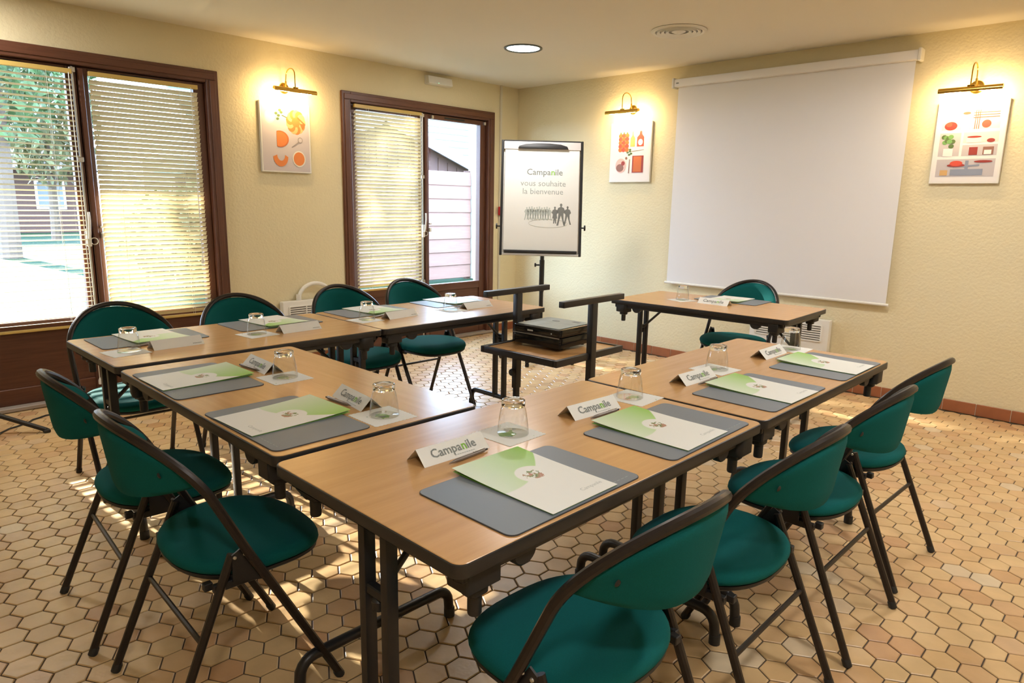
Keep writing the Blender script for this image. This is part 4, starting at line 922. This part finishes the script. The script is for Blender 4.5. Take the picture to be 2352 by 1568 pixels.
MB().box(-.06, .06, -.005, .04, 1.22, 1.34, Matrix.Rotation(R(-6), 4, 'X')).build('tilt_bracket', M_BLKP, fc)
MB().lathe([(.05, .03), (.05, .055), (.024, .08), (.0185, .10)], 18, Matrix.Translation((0, .03, 0))).build('hub', M_BLKP, fc)
for k in range(5):
    a = 2*PI*k/5+.6
    lg = MB().box(.03, .37, -.016, .016, .034, .058, Matrix.Translation((0, .03, 0)) @ Matrix.Rotation(a, 4, 'Z')).build('foot_arm', M_BLKP, fc, bevel=.004)
    MB().lathe([(.0001, -.014), (.016, -.014), (.017, 0), (.016, .014), (.0001, .014)], 12, Matrix.Translation((.355*math.cos(a), .03+.355*math.sin(a), .017)) @ Matrix.Rotation(a, 4, 'Z') @ Matrix.Rotation(R(90), 4, 'X')).build('castor', M_BLKP, lg)

# ------------------------------------------------------------------ stand and cable at the left edge
ts = thing('tripod_stand', 'black stand foot on the tiles at the left edge of the picture', 'stand', (-.12, 4.07, 0), 0)
def pt_(x, y, z): return (x+.12, y-4.07, z)
MB().tube([(0, 0, .14), (0, 0, 1.15)], .014, 12).build('pole', M_BLKP, ts)
MB().lathe([(.028, .12), (.028, .17), (.014, .19)], 14).build('collar', M_BLKP, ts)
for k, (dx, dy) in enumerate(((.275, -.205), (-.33, -.10), (.02, .30))):
    l = MB().box(0, 1, -.013, .013, -.010, .010, Matrix.Translation((0, 0, .15)) @ (Vector((dx, dy, -.135)).to_track_quat('X', 'Z').to_matrix().to_4x4()) @ Matrix.Scale(Vector((dx, dy, -.135)).length, 4, (1, 0, 0))).build('leg', M_BLKP, ts, bevel=.002)
    MB().box(dx-.018, dx+.018, dy-.018, dy+.018, .0, .020).build('rubber_foot', M_BLKP, l, bevel=.004)
cp = [(-.60, 3.62), (-.35, 3.72), (-.16, 3.88), (-.05, 4.006), (.007, 4.070), (.05, 4.09), (.09, 4.115), (.13, 4.15), (.149, 4.180), (.19, 4.20), (.229, 4.228), (.276, 4.227), (.36, 4.26), (.45, 4.33), (.52, 4.40), (.545, 4.428)]
tag(MB().tube([(x, y, .0055) for x, y in cp], .0048, 8).build('power_cable', M_BLKP), 'thin black cable snaking over the tiles under the left blind', 'cable')

# ------------------------------------------------------------------ outside, seen through the glazed doors
M_GRASS = mat('lawn_grass', (.006, .024, .0115), .9, spec=.1, noise=.35, nscale=1.2, bump=.5, bscale=30)
M_PAVE = mat('dark_paving', (.13, .12, .11), .85, noise=.1, nscale=4)
g = struct(MB().box(-30, 40, YL+.24, 60, -.3, -.06).build('ground_lawn', M_GRASS, smooth=False))
p = struct(MB().box(-6, 14, YL+.24, YL+1.9, -.1, -.03).build('ground_terrace', M_PAVE, smooth=False))
rf = MB().box(-6, 1.75, YL+.24, YL+3.6, 2.70, 2.82).build('added_sun_canopy', mat('sun_canopy_boards', (.42, .30, .20), .8, noise=.1)); rf['kind'] = 'structure'  # out-of-view canopy added to keep sun off the upper part of window_1
M_CLAD = wood('larch_cladding', (.12, .056, .041), (.155, .08, .058), .75, axis=0, scale=4, stretch=18, bump=.1)
M_CLADD = wood('dark_cladding', (.055, .026, .020), (.085, .042, .032), .8, axis=2, scale=4, stretch=18, bump=.1)
M_ROOFT = mat('pale_green_roof', (.13, .165, .145), .7, noise=.12, nscale=6)
fe = thing('plank_fence', 'reddish plank fence outside the clear glazed door', 'fence', (5.4, 9.0, -.06))
bd = MB().box(0, 2.88, -.02, .02, -.004, .250).mesh('board', M_CLAD, True, 35, .01)
for k in range(8): obj('board', bd, fe, (0, 0, .04+.244*k), (R(-5), 0, 0))
for xx in (.05, 1.45, 2.80): MB().box(xx, xx+.09, .03, .12, 0, 2.03).build('post', M_CLADD, fe)
tag(MB().box(8.30, 8.56, 8.86, 9.10, -.06, 3.6).build('white_pillar', mat('white_masonry', (.42, .40, .37), .8), bevel=.01), 'white masonry pillar outside right of the plank fence', 'pillar')
hu = thing('garden_hut', 'garden hut with dark gable behind the plank fence', 'hut', (8.6, 12.6, -.06))
MB().prism([(-3.6, 0), (3.6, 0), (3.6, 2.0), (.0, 3.27), (-3.6, 2.0)], -.1, .1, Matrix.Rotation(R(90), 4, 'X')).build('gable', M_CLADD, hu, smooth=False)
for k in range(24):
    gx = -3.6+.3*k; MB().box(gx, gx+.27, -.125, -.09, 0, 2.0+1.27*(1-abs(gx+.13)/3.6)-.09).build('gable_board', M_CLADD, hu)
for sg in (-1, 1):
    TT = Matrix.Translation((0, 0, 3.27)) @ Matrix.Rotation(R(19.4*sg), 4, 'Y')
    MB().box(*sorted((0, sg*4.1)), -.45, 2.4, 0, .07, TT).build('roof', M_ROOFT, hu, smooth=False)
    MB().box(*sorted((0, sg*4.1)), -.50, -.45, -.15, .09, TT).build('barge_board', mat('lilac_barge', (.19, .175, .19), .7), hu, smooth=False)
MB().box(-3.5, 3.5, .1, 2.3, 0, 1.95).build('hut_body', M_CLADD, hu, smooth=False)
nh = thing('tiled_house', 'house with pale green tiled roof rising behind the garden hut', 'house', (14.5, 18, -.06))
MB().box(-7, 7, 0, 6, 0, 2.6).build('wall', mat('pale_render', (.2, .19, .17), .85), nh, smooth=False)
for k in range(15): MB().box(-7.4, 7.4, 0, .56, 0, .05, Matrix.Translation((0, -.5+.40*k, 2.55+.27*k)) @ Matrix.Rotation(R(30), 4, 'X')).build('tile_course', M_ROOFT, nh, smooth=False)
ho = thing('brown_house', 'brown timber house beyond the lawn behind the open blind', 'house', (3.4, 31, -.06))
MB().box(-5, 4.6, 0, 6, 0, 2.5).build('wall', M_CLADD, ho, smooth=False)
MB().prism([(-.6, 2.4), (6.6, 2.4), (3, 4.2)], -5.5, 5.1, Matrix(((0, 0, 1, 0), (1, 0, 0, 0), (0, 1, 0, 0), (0, 0, 0, 1)))).build('roof', mat('dark_roof', (.05, .035, .03), .8), ho, smooth=False)
for xx in (-3.5, -.5, 2.5): f = MB().box(xx, xx+1.0, -.04, 0, .9, 2.0).build('window', M_WHITE, ho); MB().box(xx+.08, xx+.92, -.05, -.03, .98, 1.92).build('pane', mat('far_pane', (.12, .14, .15), .1), f)

def leaf_cloud(n, rx, ry, rz, size, hollow=.35):
    vs, fs = [], []
    for _ in range(n):
        while True:
            q = Vector((random.uniform(-1, 1), random.uniform(-1, 1), random.uniform(-1, 1)))
            if hollow < q.length < 1: break
        c = Vector((q.x*rx, q.y*ry, q.z*rz)); e = Euler((random.uniform(0, 6.3), random.uniform(0, 6.3), random.uniform(0, 6.3))).to_matrix()
        s = size*random.uniform(.6, 1.3); o = len(vs)
        vs += [tuple(c+e @ Vector(p)) for p in ((-s, 0, 0), (0, -.45*s, .1*s), (s, 0, 0), (0, .45*s, .1*s))]; fs.append((o, o+1, o+2, o+3))
    return vs, fs
M_LEAFS = {c: mat(c+'_foliage', v, .6, noise=.3, nscale=3) for c, v in (('mid', (.045, .085, .022)), ('dark', (.022, .05, .018)), ('yellow', (.11, .11, .04)))}
M_BARK = mat('bark', (.10, .07, .05), .9, noise=.3, nscale=20)
def tree(label, x, y, h, r, c, n=2600):
    e = thing('tree', label, 'tree', (x, y, -.06), 0, 'trees beyond the lawn')
    MB().tube([(0, 0, 0), (.05, .02, h*.3), (-.04, .03, h*.62)], [r*.09, r*.07, r*.03], 9).build('trunk', M_BARK, e)
    f = MB().add(*leaf_cloud(n, r, r, h*.38, .16)).build('crown', M_LEAFS[c], e, smooth=False, loc=(0, 0, h*.62)); f['kind'] = 'stuff'
def hedge(label, x, y, w, h, c):
    e = thing('hedge', label, 'hedge', (x, y, -.06))
    for k in range(int(w/.7)): MB().tube([(-w/2+.35+.7*k, 0, 0), (-w/2+.35+.7*k, 0, h*.6)], .03, 6).build('stem', M_BARK, e)
    f = MB().add(*leaf_cloud(4200, w/2, .6, h/2, .10, .0)).build('foliage', M_LEAFS[c], e, smooth=False, loc=(0, 0, h/2)); f['kind'] = 'stuff'
tree('tall green tree beyond the lawn, seen through the open blind', 2.7, 18.5, 10.5, 2.5, 'mid', 5200)
tree('dark green tree beside the brown house beyond the lawn', -5.2, 33, 8.0, 2.6, 'dark')
tree('yellow green tree seen over the closed blind', 5.2, 25.5, 7.0, 1.6, 'yellow')
hedge('yellow green hedge behind the nearly closed blind', 4.1, 10.5, 3.0, 1.7, 'yellow')
for m in (M_BULB, M_LAMPFACE, M_LED): m.cycles.emission_sampling = 'NONE'
